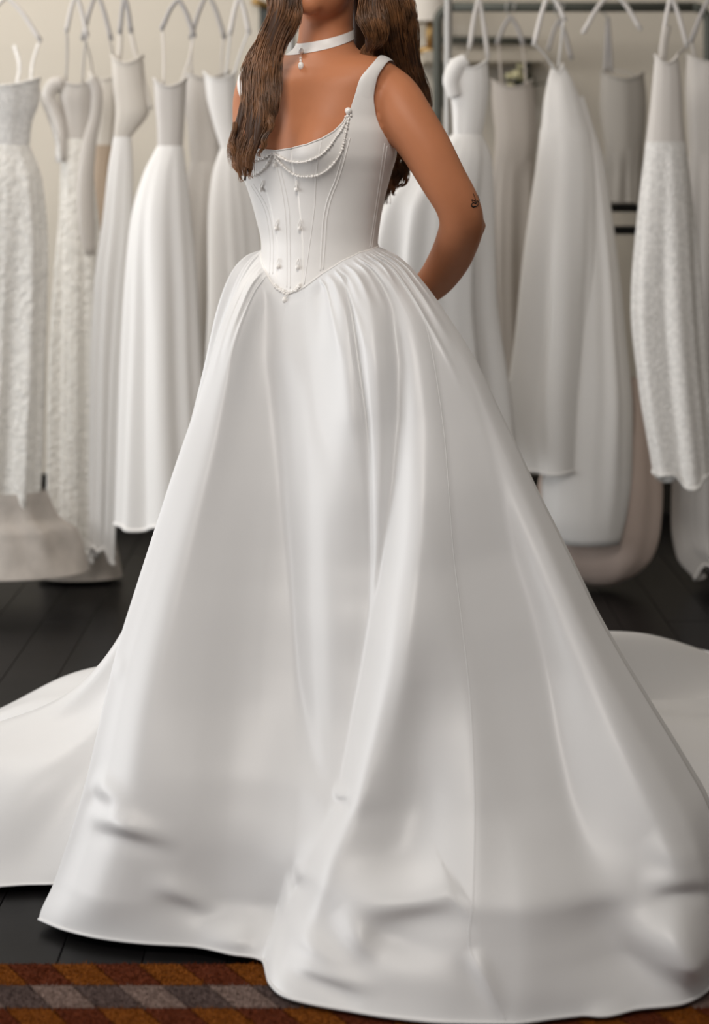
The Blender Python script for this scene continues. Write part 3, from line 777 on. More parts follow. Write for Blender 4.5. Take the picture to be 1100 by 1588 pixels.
# rolls of the train on the floor
BK[..., 2] += LIFT[None] * (sstep(.32, .66, tv) * (1 - sstep(.80, 1.0, tv)))[:, None]
gb = sum(np.sin(f_ * th_b + ph) for f_, ph in ((33, .3), (51, 1.7))) / 2
dirb = (BK[:, :, :2] - Wb[None, :, :2]); dirb /= np.linalg.norm(dirb, axis=2)[..., None] + 1e-6
m2 = (sstep(0, .06, fb) * (1 - sstep(.94, 1, fb)))[None]
ampb = (.008 * sstep(0, .02, tv) * (1 - sstep(.08, .3, tv)) + .016 * sstep(.15, .5, tv) * (1 - sstep(.8, 1, tv)))[:, None]
BK[..., :2] += dirb * (gb[None] * ampb * m2)[..., None]
BK[..., 2] = np.maximum(BK[..., 2], .006)
SK = np.concatenate([FR3, BK[:, 1:-1]], axis=1)
mb = MB(); mb.grid(SK, wrap_u=True)
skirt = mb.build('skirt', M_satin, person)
sk_bvh = BVHTree.FromPolygons([tuple(v) for v in np.vstack(mb.v)], mb.f)
def sk_path(pts, off=-.0003, n=160):
    out = []
    for x, y in catmull(np.array(pts, float), n):
        loc, nor, i = cast(sk_bvh, x, y)
        if loc is not None: out.append(np.array(loc) + np.array([0, -off, 0]))
    return np.array(out)
m_ = MB(); m_.tube(sk_path([(658, 490), (673, 560), (690, 680), (703, 850), (716, 960), (729, 1080), (735, 1200), (736, 1290), (733, 1400), (728, 1466), (752, 1516), (784, 1582)]), .0009, 6); m_.build('skirt_seam', M_satin, skirt)
m_ = MB(); m_.tube(np.vstack([SK[-1], SK[-1][:1]]), .0022, 6); m_.build('hem', M_satin, skirt)

# ------------------------------------------------------------------ hair
def lock(m_, guide, n_str, rad, wave, seg=46, r0=.0011, drop=.45):
    """strands along a guide (px, py, Y, spread)"""
    gd = np.array([np.r_[P(*q[:3]), q[3]] for q in guide])
    G = catmull(gd, seg)
    tan = np.gradient(G[:, :3], axis=0); tan /= np.linalg.norm(tan, axis=1)[:, None]
    nx_ = np.cross(tan, [0, 1, 0]); nx_ /= np.linalg.norm(nx_, axis=1)[:, None]
    ny_ = np.cross(tan, nx_)
    s = np.linspace(0, 1, seg)
    for i in range(n_str):
        a_ = rng.uniform(0, 2*np.pi); q = math.sqrt(rng.uniform(0, 1))
        ox, oy = math.cos(a_) * q, math.sin(a_) * q * .6
        ph = rng.normal(0, .30) + q * a_ * .12; am = wave * rng.uniform(.5, 1.3)
        end = 1 - drop * rng.uniform(0, 1)**2
        k = max(8, int(seg * end))
        wv = am * np.sin(s * 2*np.pi * 3.0 + ph + ox * .7) * sstep(0, .2, s)
        wv2 = am * .7 * np.cos(s * 2*np.pi * 3.0 + ph + ox * .7) * sstep(0, .2, s)
        jit = rng.normal(0, .0012)
        p = G[:, :3] + nx_ * (ox * G[:, 3] + wv + jit * s)[:, None] + ny_ * (oy * G[:, 3] + wv2)[:, None]
        rr = r0 * rng.uniform(.7, 1.3) * np.ones(seg) * (1 - .75 * sstep(end - .25, end, s))
        m_.tube(p[:k], rr[:k], 3, cap=False)
def core(m_, guide, k, n=30):
    gd = np.array([np.r_[P(*q[:3]), q[3] * k] for q in guide]); c = catmull(gd, n)
    c[:, 3] *= 1 - .8 * sstep(.75, 1, np.linspace(0, 1, n))
    m_.tube(c[:, :3], np.maximum(c[:, 3], .002), 10, flat=.6)
front_guides = [
 ([(496, -178, 3.0, .03), (452, -150, 3.0, .03), (434, -95, 2.985, .03), (430, -40, 2.95, .03), (440, 0, 2.91, .030), (428, 50, 2.90, .027), (416, 100, 2.90, .025), (402, 150, 2.885, .025), (392, 200, 2.865, .022), (384, 245, 2.855, .015), (380, 280, 2.86, .006)], 420),
 ([(496, -180, 3.02, .03), (450, -150, 3.03, .026), (436, -90, 3.0, .024), (438, -35, 2.95, .02), (448, 20, 2.905, .018), (434, 70, 2.905, .018), (422, 120, 2.885, .018), (411, 165, 2.865, .016), (402, 205, 2.85, .014), (394, 240, 2.845, .009), (384, 265, 2.85, .005)], 260),
 ([(496, -182, 3.05, .03), (446, -145, 3.06, .026), (428, -85, 3.03, .024), (424, -30, 2.97, .02), (424, 30, 2.93, .018), (406, 85, 2.94, .018), (390, 130, 2.93, .017), (376, 180, 2.90, .014), (367, 225, 2.885, .010), (374, 268, 2.88, .006)], 240),
]
back_guides = [
 ([(522, -180, 3.02, .035), (566, -145, 3.02, .035), (580, -90, 3.0, .038), (586, -40, 2.97, .04), (596, 20, 2.95, .042), (608, 60, 2.98, .040), (622, 100, 3.04, .034), (630, 140, 3.09, .030), (622, 200, 3.13, .030), (608, 260, 3.13, .018), (596, 300, 3.12, .008)], 620),
 ([(520, -178, 2.99, .03), (562, -140, 2.98, .03), (574, -85, 2.96, .03), (576, -30, 2.94, .03), (580, 20, 2.92, .028), (578, 55, 2.92, .020), (572, 80, 2.93, .012), (577, 95, 2.94, .005)], 260),
 ([(524, -180, 3.04, .035), (572, -145, 3.05, .035), (592, -85, 3.02, .034), (604, -30, 2.99, .03), (622, 30, 2.97, .026), (636, 80, 3.00, .022), (646, 120, 3.06, .018), (650, 170, 3.12, .018), (640, 230, 3.14, .016), (622, 275, 3.13, .012), (598, 300, 3.12, .006)], 300),
 ([(512, -182, 3.04, .04), (530, -165, 3.09, .045), (550, -95, 3.115, .05), (560, -20, 3.11, .05), (565, 60, 3.12, .05), (560, 140, 3.14, .05), (570, 220, 3.15, .04), (590, 280, 3.14, .022), (592, 325, 3.12, .008)], 320),
]
m_ = MB()
for gd, n in front_guides + back_guides: core(m_, gd, .72)
m_.ball(hc + HU*.022 - HF*.022, (.083, .096, .098), 24, 16, HR)
hair_o = m_.build('hair', M_hair_dark, person)
for gd, n in front_guides + back_guides:
    m_ = MB(); lock(m_, gd, int(n * 1.3), .02, .0085, r0=.0008); h = m_.build('hair_lock', M_hair, hair_o)
for gd in [[(600, 215, 3.12, .007), (618, 235, 3.11, .007), (632, 258, 3.10, .006), (626, 284, 3.10, .005), (608, 293, 3.10, .003)], [(597, 235, 3.12, .007), (608, 262, 3.11, .007), (600, 290, 3.11, .006), (588, 332, 3.11, .003)],
           [(594, 270, 3.11, .005), (606, 285, 3.10, .004), (612, 305, 3.10, .002)], [(604, 240, 3.12, .006), (622, 262, 3.11, .005), (612, 282, 3.11, .004), (596, 296, 3.11, .003)],
           [(365, 190, 2.88, .005), (361, 230, 2.87, .005), (368, 262, 2.86, .004), (378, 284, 2.86, .002)], [(400, 190, 2.86, .006), (392, 230, 2.85, .005), (386, 256, 2.85, .004), (392, 280, 2.85, .002)],
           [(412, 150, 2.87, .005), (420, 190, 2.85, .005), (408, 222, 2.845, .004), (402, 246, 2.845, .002)]]:
    m_ = MB(); lock(m_, gd, 44, .004, .003, 26, .0008); m_.build('loose_curl', M_hair, hair_o)

# ------------------------------------------------------------------ rug
M_rug = {}
for nm, c in (('rust', (0.105, 0.022, 0.006)), ('amber', (0.18, 0.052, 0.004)), ('grey', (0.20, 0.14, 0.118)), ('mauve', (0.095, 0.065, 0.058))):
    M_rug[nm] = mat('rug_pile_' + nm, c, .95, .05, sheen=.03, noise=(160, .3), bump=(500, .7, .004))
rug = thing('rug', 'rust, amber and grey striped pile rug on the dark floor before the gown', 'rug')
M_back = mat('rug_backing', (.05, .03, .02), .9, .1)
RY0 = 2.352; BAND = .063
mb = MB(); mb.box((-2.0, .6, .0), (2.0, RY0, .002)); mb.build('rug_backing', M_back, rug, smooth=False)
tri_v = []; tri_c = []
CW = .066; SH = .046 / BAND
panel_me = {}
for b_ in range(10):
    ya, yb_ = RY0 - b_ * BAND, RY0 - (b_ + 1) * BAND
    kinds = ('rust', 'amber') if b_ % 2 == 0 else ('grey', 'mauve')
    for c_ in range(-12, 13):
        kn = kinds[c_ % 2]
        xa = c_ * CW + SH * (b_ * BAND) - .30 * (b_ // 4)
        if kn not in panel_me:
            m_ = MB(); g_ = .0012; dx = SH * BAND; z1 = .006
            m_.add([(g_, 0, .0015), (CW - g_, 0, .0015), (CW - g_ + dx, -BAND, .0015), (g_ + dx, -BAND, .0015),
                    (g_*2, -g_, z1), (CW - g_*2, -g_, z1), (CW - 2*g_ + dx, -BAND + g_, z1), (2*g_ + dx, -BAND + g_, z1)],
                   [(4,5,6,7), (0,1,5,4), (1,2,6,5), (2,3,7,6), (3,0,4,7)])
            panel_me[kn] = m_.mesh('pile_panel', smooth=False); panel_me[kn].materials.append(M_rug[kn])
        o = link('pile_panel', panel_me[kn], None, rug); o.location = (xa, ya, 0)
# short tufts of the pile where the photograph shows it
for kn in M_rug:
    vs = []; fs = []; n = 0
    for b_ in range(4):
        kinds = ('rust', 'amber') if b_ % 2 == 0 else ('grey', 'mauve')
        if kn not in kinds: continue
        for c_ in range(-12, 13):
            if kinds[c_ % 2] != kn: continue
            xa = c_ * CW + SH * (b_ * BAND) - .30 * (b_ // 4)
            if xa < -.75 or xa > .75: continue
            k = 700
            u = rng.uniform(0, 1, k); v = rng.uniform(0, 1, k)
            x = xa + u * CW + v * SH * BAND; y = RY0 - b_ * BAND - v * BAND
            hh = rng.uniform(.002, .0055, k); a_ = rng.uniform(0, np.pi, k); lx, ly = rng.normal(0, .0022, k), rng.normal(0, .0022, k)
            w_ = .0011
            q = np.stack([np.stack([x - w_*np.cos(a_), y - w_*np.sin(a_), np.full(k, .005)], -1), np.stack([x + w_*np.cos(a_), y + w_*np.sin(a_), np.full(k, .005)], -1), np.stack([x + lx, y + ly, .005 + hh], -1)], 1)
            vs.append(q.reshape(-1, 3))
    vs = np.vstack(vs); n = len(vs) // 3
    me = bpy.data.meshes.new('pile_tufts'); me.from_pydata(vs.tolist(), [], np.arange(n * 3).reshape(n, 3).tolist()); me.materials.append(M_rug[kn])
    o = link('pile_tufts', me, None, rug); o['kind'] = 'stuff'

# ------------------------------------------------------------------ rails, hangers and hanging gowns behind her
M_steel = mat('brushed_steel_rail', (.42, .41, .39), .4, .5, .6)
M_dark = mat('dark_green_grey_rail', (.10, .105, .09), .5, .4, .3)
M_black = mat('black_rail', (.008, .008, .008), .5, .3)
M_hang_w = mat('white_hanger', (.74, .71, .68), .45, .4)
M_hang_g = mat('grey_hanger', (.46, .44, .43), .45, .4)
RAIL_L, RAIL_R, RAIL_B = 4.50, 4.42, 5.05
def rack(label, mat_, Y, x0, x1, py_rail, r_, extra=()):
    t = thing('clothing_rack', label, 'clothes rack', 'clothes racks behind her')
    zr = P(0, py_rail, Y)[2]
    ax, bx = P(x0, 0, Y)[0], P(x1, 0, Y)[0]
    m_ = MB(); c = .05
    m_.tube([(ax + c, Y, zr), ((ax + bx) / 2, Y, zr), (bx - c, Y, zr)], r_, 10); m_.build('rail', mat_, t)
    for x, sg in ((ax, 1), (bx, -1)):
        m_ = MB(); a_ = np.linspace(0, np.pi / 2, 8)
        arc = np.stack([x + sg * c * (1 - np.sin(a_)), np.full(8, Y), zr - c + c * np.cos(a_)], -1)
        m_.tube(np.vstack([arc, [(x, Y, zr * .5), (x, Y, .05)]]), r_, 10); m_.build('upright', mat_, t)
        m_ = MB(); m_.tube([(x, Y - .24, .045), (x, Y, .045), (x, Y + .24, .045)], r_, 10); m_.build('foot', mat_, t)
        for yy in (-.22, .22):
            m_ = MB(); m_.ball((x, Y + yy, .022), (.012, .022, .022), 10, 8); m_.build('caster', M_black, t)
    for py in extra:
        z = P(0, py, Y)[2]; m_ = MB(); m_.tube([(ax, Y, z), ((ax + bx) / 2, Y, z), (bx, Y, z)], r_ * .9, 10); m_.build('crossbar', M_black, t)
    return t, zr
_, ZL = rack('pale steel rack behind her on the left, holding seven gowns', M_steel, RAIL_L, -330, 452, -62, .012)
_, ZR = rack('pale steel rack behind her arm on the right, upright showing', M_steel, RAIL_R, 695, 1330, -62, .012)
_, ZB = rack('dark rounded rack at the back right, with low black crossbars', M_dark, RAIL_B, 679, 1099, 11, .016, (322, 357))

def hanger(label, px, py, Y, zr, arm_l, arm_r, m_at, group=None):
    """px, py: neck of the hanger; arm_l / arm_r: picture positions of its two tips"""
    t = thing('hanger', label, 'hanger', group or 'hangers on the racks')
    n = P(px, py, Y); r_ = .014
    m_ = MB(); a_ = np.linspace(-.35 * np.pi, np.pi, 14)
    top = np.stack([n[0] + r_ * np.cos(a_), np.full(14, Y), zr + r_ * np.sin(a_) + .001], -1)
    m_.tube(np.vstack([top, [(n[0] - r_, Y, zr - .02), (n[0], Y, min(zr - .03, n[2] + .03)), n]]), .0026, 8); m_.build('hook', M_steel, t)
    m_ = MB()
    for ex in (arm_l, arm_r):
        e = P(ex[0], ex[1], Y + (ex[2] if len(ex) > 2 else 0)); mid = (n + e) / 2 + np.array([0, 0, .012])
        c = catmull([n, mid, e], 12); m_.tube(c, np.linspace(.0062, .0072, 12), 8); m_.ball(e, .0072, 8, 6)
    m_.build('arms', m_at, t)
    return t

def fold_fn(n, seed, sharp):
    r_ = np.random.default_rng(seed); ph = r_.uniform(0, 6.28, 4); k = [n, n * 1.62, n * .53, n * 2.4]; w = [.5, .3, .35, .15]
    def f(th, t):
        v = sum(wi * np.sin(round(ki) * th + p + .5 * np.sin(2 * t + p)) for ki, p, wi in zip(k, ph, w))
        return np.sign(v) * np.abs(v) ** sharp
    return f
def loft(rows, Y, ratio, n_rows, folds, amp, seed, sides=96, dY=0.0):
    rows = np.array(rows, float)
    py = np.linspace(rows[0, 0], rows[-1, 0], n_rows)
    q = hermite(rows[:, 0], rows[:, 1:3], py)
    c = (q[:, 0] + q[:, 1]) / 2; e = (q[:, 1] - q[:, 0]) / 2
    s = (py - py[0]) / max(1e-6, py[-1] - py[0])
    a_ = np.arange(sides) / sides * 2 * np.pi
    f = fold_fn(folds, seed, .9)
    A = amp(s)
    rr = 1 + A[:, None] * f(a_[None, :], s[:, None])
    ext = np.abs(rr * np.cos(a_)).max(1); rr = rr / ext[:, None]
    PXg = c[:, None] + e[:, None] * rr * np.cos(a_)[None]
    Yg = Y + dY * s[:, None] - (e * Y / F_PX)[:, None] * ratio(s)[:, None] * rr * np.sin(a_)[None]
    PYg = np.repeat(py[:, None], sides, 1)
    X = (PXg - 550) * Y / F_PX
    Zg = CAM_H + (HOR - PYg) * Y / F_PX
    return np.stack([X, Yg, Zg], -1)
def gown(name, label, Y, bod, skr, mat_s, mat_b=None, folds=7, amp=.16, seed=1, straps=(), hem_wave=.02, ratio=(.55, .45), under=None, layer=None, sleeves=(), inner=None, hy=None, bag=None):
    t = thing(name, label, 'gown', 'bridal gowns on the racks')
    mat_b = mat_b or mat_s
    gb_ = loft(bod, Y, lambda s: np.full_like(s, ratio[0]), 26, 5, lambda s: .03 + 0 * s, seed + 50)
    # scooped top edge of the bodice
    a_ = np.arange(96) / 96 * 2 * np.pi
    dip = .012 * (np.cos(2 * a_) ) * 1.0
    gb_[:, :, 2] += (dip[None, :] * (1 - np.linspace(0, 1, 26) * 3).clip(0, 1)[:, None])
    m_ = MB(); m_.grid(gb_, wrap_u=True); b = m_.build('bodice', mat_b, t)
    m_ = MB(); m_.tube(np.vstack([gb_[0], gb_[0][:1]]), .004, 6); m_.build('edging', mat_b, b)
    gs = loft(skr, Y, lambda s: ratio[0] + (ratio[1] - ratio[0]) * sstep(0, .5, s), 90, folds, lambda s: 1.7 * amp * (.2 * sstep(0, .06, s) + .8 * sstep(.03, .6, s)), seed)
    s = np.linspace(0, 1, 90)
    gs[:, :, 2] += (hem_wave * np.sin(2 * a_ + seed) + hem_wave * .6 * np.sin(5 * a_ + 2 * seed))[None] * sstep(.6, 1, s)[:, None]
    gs[:, :, 2] = np.maximum(gs[:, :, 2], .008)
    m_ = MB(); m_.grid(gs, wrap_u=True); sk = m_.build('skirt', mat_s, t)
    m_ = MB(); m_.tube(np.vstack([gs[-1], gs[-1][:1]]), .005, 6); m_.build('hem', mat_s, sk)
    for pts, w in straps:
        n_ = len(pts) - 1; hy_ = Y if hy is None else hy
        c = catmull(np.array([P(x, y, hy_ + (Y - .01 - hy_) * min(1, i / max(1, n_))) for i, (x, y) in enumerate(pts)]), 14)
        m_ = MB(); m_.tube(c, .62 * w * Y / F_PX, 8, flat=.35); m_.build('strap', mat_b, t)
    for pts in sleeves:
        c = catmull(np.array([np.r_[P(x, y, Y - .02), w * Y / F_PX] for x, y, w in pts]), 22)
        m_ = MB(); m_.tube(c[:, :3], c[:, 3], 18, flat=.7); m_.build('sleeve', mat_b, t)
    if under is not None:
        gu = loft(under, Y + .02, lambda s: np.full_like(s, .5), 60, 6, lambda s: .10 * np.sin(s * np.pi), seed + 9)
        gu[:, :, 2] = np.maximum(gu[:, :, 2], .012)
        m_ = MB(); m_.grid(gu, wrap_u=True)
        base = m_.n - 96; m_.f.append(tuple(range(base, base + 96)))
        m_.build('underskirt', layer or mat_s, t)
    if bag is not None:
        gu = loft(bag, Y + .10, lambda s: np.full_like(s, .42), 60, 4, lambda s: .22 * np.sin(s * np.pi) ** .7, seed + 19)
        gu[:, :, 2] = np.maximum(gu[:, :, 2], .012)
        m_ = MB(); m_.grid(gu, wrap_u=True); base = m_.n - 96; m_.f.append(tuple(range(base, base + 96)))
        m_.build('folded_train', G_blush, t)
    return t

G_white = mat('white_satin_gown', (.86, .845, .82), .38, .4, sheen=.1)
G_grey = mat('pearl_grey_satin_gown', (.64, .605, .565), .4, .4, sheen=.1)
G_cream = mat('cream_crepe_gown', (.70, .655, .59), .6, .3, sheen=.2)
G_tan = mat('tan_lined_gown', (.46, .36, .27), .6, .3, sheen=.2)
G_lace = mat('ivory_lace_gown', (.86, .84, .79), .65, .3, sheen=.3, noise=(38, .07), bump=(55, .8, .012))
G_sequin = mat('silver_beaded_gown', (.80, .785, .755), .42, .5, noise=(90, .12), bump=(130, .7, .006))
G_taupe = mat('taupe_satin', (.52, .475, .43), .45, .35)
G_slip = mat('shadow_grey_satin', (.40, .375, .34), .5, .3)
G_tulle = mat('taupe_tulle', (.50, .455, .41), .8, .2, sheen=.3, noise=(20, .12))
G_blush = mat('blush_satin_lining', (.60, .49, .43), .5, .35)

# left rack
YL = RAIL_L
hanger('white hanger of the beaded lace gown at the far left', 10, -6, YL - .04, ZL, (-42, 62), (62, 62), M_hang_w)
gown('lace_gown', 'beaded ivory lace gown at the far left edge, tulle hem on the floor', YL - .12,
     [(128, -52, 62), (160, -48, 60), (190, -40, 50), (225, -34, 46)], [(225, -34, 46), (280, -60, 66), (400, -80, 76), (600, -95, 74), (760, -110, 70), (836, -120, 62)], G_lace, G_sequin, 9, .14, 3,
     straps=[([(-38, 66), (-42, 100), (-44, 128)], 4), ([(22, 70), (30, 100), (26, 128), (20, 140)], 5), ([(60, 66), (50, 100), (48, 130)], 4), ([(46, 128), (62, 148), (80, 190), (90, 225), (92, 252)], 6)], under=[(760, -80, 72), (800, -104, 92), (820, -120, 120), (884, -140, 140)], layer=G_tulle, hy=YL - .04, ratio=(.5, .36))
hanger('white hanger of the off-shoulder lace gown, second from left', 118, -10, YL + .02, ZL, (103, 48), (135, 55), M_hang_w)
gown('lace_gown', 'narrow ivory lace gown with off-shoulder sleeves, second from left', YL + .10,
     [(126, 92, 150), (150, 90, 148), (180, 96, 144), (215, 98, 140)], [(215, 98, 140), (260, 94, 144), (330, 92, 152), (430, 84, 164), (600, 76, 172), (760, 74, 174), (862, 72, 176)], G_lace, G_grey, 7, .15, 11,
     straps=[([(104, 52), (104, 90), (102, 128)], 3), ([(134, 58), (130, 90), (128, 128)], 3)], sleeves=[[(98, 128, 9), (84, 132, 12), (76, 148, 11), (84, 168, 9), (94, 200, 8), (94, 250, 9)], [(140, 122, 9), (150, 140, 9), (148, 180, 9), (138, 225, 11), (132, 290, 13), (134, 350, 13), (139, 396, 9)]],
     under=[(790, 84, 168), (830, 66, 178), (895, 58, 190)], layer=G_tulle, hy=YL + .02)
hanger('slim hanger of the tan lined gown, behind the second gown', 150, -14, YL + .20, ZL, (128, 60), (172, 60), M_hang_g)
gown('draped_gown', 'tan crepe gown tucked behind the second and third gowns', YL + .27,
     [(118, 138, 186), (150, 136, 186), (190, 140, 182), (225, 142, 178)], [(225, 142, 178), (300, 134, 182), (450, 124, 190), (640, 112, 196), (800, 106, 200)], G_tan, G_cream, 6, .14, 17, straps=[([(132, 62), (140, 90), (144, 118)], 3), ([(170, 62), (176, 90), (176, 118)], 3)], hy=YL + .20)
hanger('grey hanger of the narrow white gown with tan inside', 193, -8, YL - .02, ZL, (186, 50), (203, 48), M_hang_g)
gown('narrow_gown', 'slim white gown with open tan bodice, third of the left rack', YL - .03,
     [(92, 172, 222), (130, 174, 226), (170, 178, 232), (212, 176, 204)], [(212, 176, 204), (260, 168, 206), (330, 160, 206), (450, 144, 200), (600, 138, 190), (760, 138, 182), (858, 136, 178)], G_white, G_cream, 6, .15, 23,
     straps=[([(187, 52), (186, 75), (184, 96), (188, 130), (190, 190)], 7), ([(203, 50), (212, 90), (224, 130), (234, 170)], 6)], inner=True, hy=YL - .02)
hanger('grey angular hanger of the flared satin gown, bare arms showing', 277, -2, YL - .08, ZL, (251, 44), (301, 55), M_hang_g)
gown('ball_gown', 'white satin gown with smooth flared skirt, fourth of the left rack', YL - .17,
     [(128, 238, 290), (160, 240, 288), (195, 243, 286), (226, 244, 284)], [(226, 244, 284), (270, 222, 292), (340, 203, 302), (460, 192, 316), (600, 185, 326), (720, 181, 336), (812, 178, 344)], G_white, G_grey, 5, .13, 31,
     straps=[([(252, 46), (254, 90), (254, 130)], 3), ([(300, 57), (294, 90), (280, 130)], 3)], hem_wave=.008, hy=YL - .08)
hanger('thin hanger of the pearl grey gown behind the flared satin one', 322, -12, YL + .16, ZL, (296, 58), (348, 58), M_hang_g)
gown('draped_gown', 'pearl grey satin gown half hidden behind the flared white one', YL + .16,
     [(116, 286, 356), (150, 284, 358), (200, 290, 352), (250, 294, 346)], [(250, 294, 346), (320, 284, 352), (450, 272, 360), (600, 262, 372), (700, 256, 380)], G_grey, G_grey, 6, .14, 37, straps=[([(298, 60), (296, 90), (298, 116)], 3), ([(346, 60), (344, 90), (344, 116)], 3)])
hanger('white hanger just left of her hair', 371, -8, YL - .06, ZL, (357, 52), (386, 50), M_hang_w)
gown('narrow_gown', 'white column gown nearest her right shoulder, partly behind her skirt', YL + .0,
     [(118, 316, 366), (150, 320, 366), (190, 330, 366), (230, 342, 372)], [(230, 342, 372), (270, 328, 384), (340, 320, 400), (460, 317, 414), (600, 308, 420), (760, 300, 424)], G_white, G_white, 6, .16, 41,
     straps=[([(357, 54), (354, 85), (350, 118)], 3), ([(384, 52), (372, 85), (362, 118)], 3)], hy=YL - .06)

# right racks
YR = RAIL_R
hanger('white hanger with softly bent arms beside the steel upright', 743, -6, YR + .06, ZR, (729, 72), (757, 88), M_hang_w)
gown('ball_gown', 'wide pale ball gown hanging behind her elbow', YR - .12,
     [(100, 698, 756), (130, 696, 758), (170, 700, 754), (208, 702, 748)], [(208, 702, 748), (250, 650, 764), (330, 590, 768), (450, 572, 770), (600, 560, 790), (700, 560, 800)], G_white, G_white, 7, .12, 53,
     straps=[([(729, 74), (722, 90), (718, 108)], 4), ([(757, 90), (752, 100), (748, 112)], 4)], sleeves=[[(724, 92, 10), (708, 104, 13), (700, 126, 13), (706, 150, 10)]], hy=YR + .06, ratio=(.5, .26))
hanger('slim dark hanger on the back rack, above the grey-tan gown', 792, 26, RAIL_B - .03, ZB, (772, 66), (812, 68), M_hang_g)
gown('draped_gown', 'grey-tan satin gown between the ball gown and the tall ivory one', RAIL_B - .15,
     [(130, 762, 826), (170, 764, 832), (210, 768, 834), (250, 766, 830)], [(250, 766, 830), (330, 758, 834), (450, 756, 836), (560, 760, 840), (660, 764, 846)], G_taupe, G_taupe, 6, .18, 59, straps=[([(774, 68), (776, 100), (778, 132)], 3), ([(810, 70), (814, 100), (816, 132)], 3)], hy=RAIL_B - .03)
hanger('white hanger of the tall ivory gown on the right', 851, -10, YR - .06, ZR, (829, 68), (876, 30), M_hang_w)
gown('draped_gown', 'tall ivory satin gown with folded-up train and rounded blush underskirt', YR + .0,
     [(106, 856, 874), (130, 848, 890), (160, 842, 902), (200, 838, 914)], [(200, 838, 914), (250, 832, 924), (330, 820, 930), (420, 808, 934), (520, 798, 934), (640, 784, 930), (732, 790, 926)], G_white, G_white, 4, .15, 61,
     straps=[([(831, 70), (846, 86), (858, 106)], 3), ([(874, 34), (870, 70), (866, 106)], 3)], ratio=(.5, .42), hem_wave=.010, hy=YR - .06,
     under=[(150, 872, 906), (200, 874, 922), (250, 876, 938), (330, 880, 950), (420, 880, 962), (520, 868, 972), (640, 850, 982), (740, 838, 980), (800, 842, 972), (842, 866, 962)], layer=G_white,
     bag=[(586, 930, 990), (640, 900, 1008), (700, 858, 1020), (760, 836, 1026), (820, 838, 1022), (860, 850, 1012), (890, 880, 986), (906, 912, 956)])
hanger('grey hanger shaped like an upturned V on the back rack', 868, 30, RAIL_B - .02, ZB, (851, 76), (886, 90), M_hang_g)
hanger('white wide-armed hanger in front of the upturned V one', 950, -14, YR + .02, ZR, (905, 50), (993, 44), M_hang_w)
hanger('narrow dark hanger on the back rack, over the shadowed gown', 943, 28, RAIL_B + .02, ZB, (939, 112), (948, 110), M_hang_g)
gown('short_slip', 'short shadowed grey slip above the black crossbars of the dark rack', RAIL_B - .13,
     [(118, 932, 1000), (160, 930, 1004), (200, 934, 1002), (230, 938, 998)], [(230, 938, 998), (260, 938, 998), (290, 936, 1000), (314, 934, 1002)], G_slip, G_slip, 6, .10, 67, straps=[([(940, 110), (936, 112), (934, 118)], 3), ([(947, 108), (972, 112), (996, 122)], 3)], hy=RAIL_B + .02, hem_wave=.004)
hanger('white hanger of the silver beaded gown at the right', 1041, -8, YR - .04, ZR, (1026, 78), (1066, 72), M_hang_w)
gown('beaded_gown', 'silver beaded gown near the right edge with slanted hem', YR - .17,
     [(92, 1016, 1052), (130, 1012, 1058), (170, 1008, 1060), (220, 1002, 1064)], [(220, 1002, 1064), (330, 988, 1078), (480, 976, 1094), (600, 988, 1102), (680, 1002, 1108), (738, 1012, 1112)], G_sequin, G_grey, 5, .15, 71,
     straps=[([(1027, 80), (1026, 88), (1026, 96)], 4), ([(1064, 74), (1052, 84), (1044, 98)], 4), ([(1036, 40), (1030, 70), (1026, 110), (1024, 150)], 10)], hem_wave=.018, hy=YR - .04)
hanger('steel hanger of the gown cut by the right edge', 1104, -8, YR + .12, ZR, (1072, 64), (1136, 64), M_hang_g)
gown('ball_gown', 'pale grey gown cut by the right edge, hem near the floor', YR + .12,
     [(92, 1066, 1140), (140, 1064, 1142), (190, 1066, 1138), (240, 1068, 1136)], [(240, 1068, 1136), (340, 1056, 1160), (500, 1044, 1180), (700, 1034, 1200), (800, 1030, 1210), (852, 1040, 1204), (884, 1070, 1190)], G_grey, G_grey, 6, .13, 73, straps=[([(1074, 66), (1076, 80), (1080, 94)], 4), ([(1134, 66), (1130, 80), (1126, 94)], 4)])

# behind the right rack: wall shelf, plant, lamp; bracket at the left of her hair
YS = WALL_Y - .14
t = thing('wall_shelf', 'pale wooden wall shelf behind the right racks, under the rail', 'shelf')
p0, p1 = P(655, 92, YS), P(838, 92, YS)
m_ = MB(); m_.box((p0[0], WALL_Y - .28, p0[2] - .018), (p1[0], WALL_Y, p0[2] + .018)); m_.build('board', mat('pale_wood', (.52, .47, .39), .6, .3, noise=(9, .1)), t, smooth=False)
for px in (690, 815):
    q = P(px, 92, YS); m_ = MB(); m_.box((q[0] - .012, WALL_Y - .22, q[2] - .036), (q[0] + .012, WALL_Y, q[2] - .018)); m_.box((q[0] - .012, WALL_Y - .03, q[2] - .16), (q[0] + .012, WALL_Y, q[2] - .03)); m_.build('bracket', M_dark, t, smooth=False)
q0, q1 = P(672, 64, WALL_Y), P(822, 66, WALL_Y)
t2 = thing('picture_rail', 'grey metal bar fixed on the wall above the pale shelf', 'rail')
m_ = MB(); m_.tube([q0 + [0, -.05, 0], (q0 + q1) / 2 + [0, -.05, 0], q1 + [0, -.05, 0]], .014, 10); m_.build('bar', M_dark, t2)
for q in (q0, q1):
    m_ = MB(); m_.tube([q + [0, -.05, 0], q + [0, -.02, 0], q], .009, 8); m_.build('mount', M_dark, t2)
t = thing('table_lamp', 'cream shaded lamp with brass stem by her hair', 'lamp')
q = P(655, 92, YS) + np.array([-.0, -.02, .018])
q = P(668, 92, YS) + np.array([0, .0, .018])
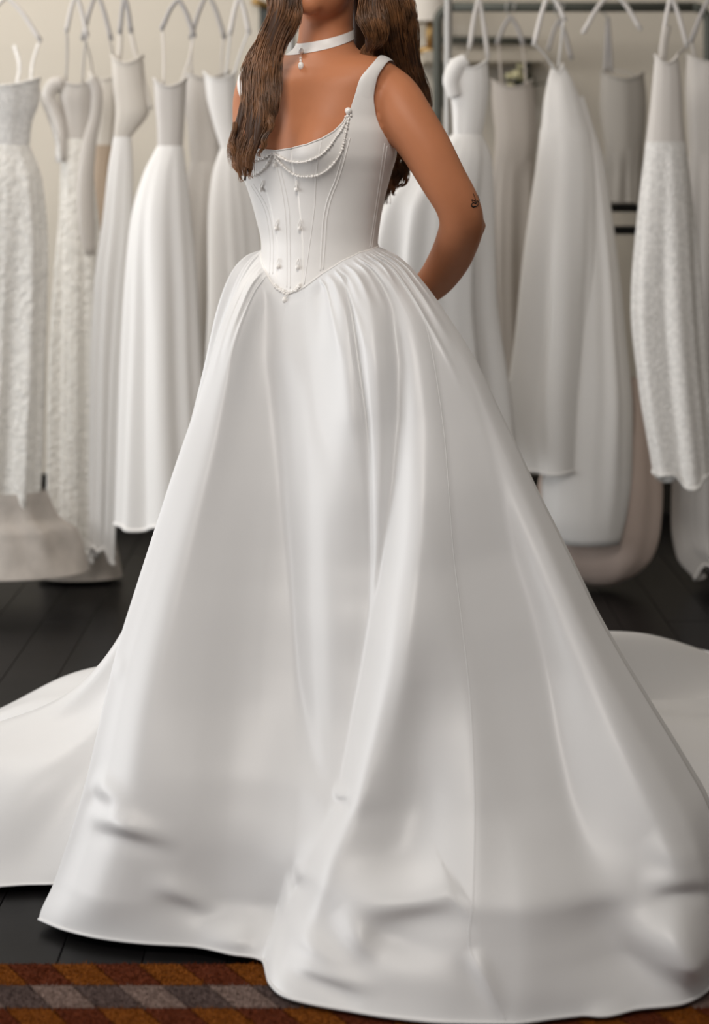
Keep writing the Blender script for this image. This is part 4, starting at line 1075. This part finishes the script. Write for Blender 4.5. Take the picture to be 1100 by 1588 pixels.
m_ = MB(); m_.tube([q, q + HU*.02, q + HU*.03], [.05, .048, .01], 16); m_.build('base', M_gold, t)
m_ = MB(); m_.tube([q + HU*.025, q + HU*.08, q + HU*.14], [.014, .018, .010], 12); m_.build('stem', M_gold, t)
a_ = np.arange(24) / 24 * 2 * np.pi
m_ = MB(); m_.grid(np.array([[q + np.array([r_*math.cos(x), r_*math.sin(x), z]) for x in a_] for r_, z in ((.075, .11), (.066, .18), (.055, .26), (.05, .30))]), wrap_u=True); m_.build('lamp_shade', G_cream, t)
t = thing('potted_plant', 'small pale flowering plant on the shelf end behind the gowns', 'plant')
q = P(806, 92, YS) + np.array([0, -.03, .018])
q = P(808, 140, YS - .1); q[2] -= .09
m_ = MB(); m_.tube([q, q + HU*.05, q + HU*.09], [.03, .038, .042], 16); m_.build('pot', mat('dark_pot', (.05, .045, .04), .5, .4), t)
M_leaf = mat('dark_leaf', (.045, .06, .03), .5, .3); M_petal = mat('cream_petal', (.62, .58, .36), .6, .3)
for i in range(16):
    a1 = rng.uniform(0, 6.28); d = np.array([math.cos(a1), math.sin(a1), rng.uniform(.4, 1.6)]); d *= rng.uniform(.06, .12) / np.linalg.norm(d)
    b0 = q + HU*.085; sd = np.cross(d, [0, 0, 1.0]); sd = sd / (np.linalg.norm(sd) + 1e-6) * .014
    m_ = MB(); m_.grid(np.array([[b0 - sd*.2, b0, b0 + sd*.2], [b0 + d*.5 - sd, b0 + d*.5 + HU*.006, b0 + d*.5 + sd], [b0 + d - sd*.1 - HU*.012, b0 + d - HU*.01, b0 + d + sd*.1 - HU*.012]])); m_.build('leaf', M_leaf, t)
for i in range(7):
    c = q + HU*.13 + np.array([rng.uniform(-.045, .03), rng.uniform(-.05, 0), rng.uniform(-.03, .05)])
    m_ = MB(); m_.ball(c, (.016, .014, .013), 10, 6); m_.build('bloom', M_petal, t)
t = thing('wall_bracket', 'dark wall bracket with brass bar, left of her hair', 'bracket')
q = P(409, 30, WALL_Y)
m_ = MB(); m_.box((q[0] - .012, WALL_Y - .06, q[2] - .05), (q[0] + .05, WALL_Y, q[2] + .055)); m_.build('plate', mat('charcoal_metal', (.05, .055, .05), .5, .4), t, smooth=False)
q = P(392, 1, WALL_Y - .08); q2 = P(420, 12, WALL_Y - .05)
m_ = MB(); m_.tube([q, (q + q2) / 2, q2], .014, 10); m_.build('bar', M_gold, t)
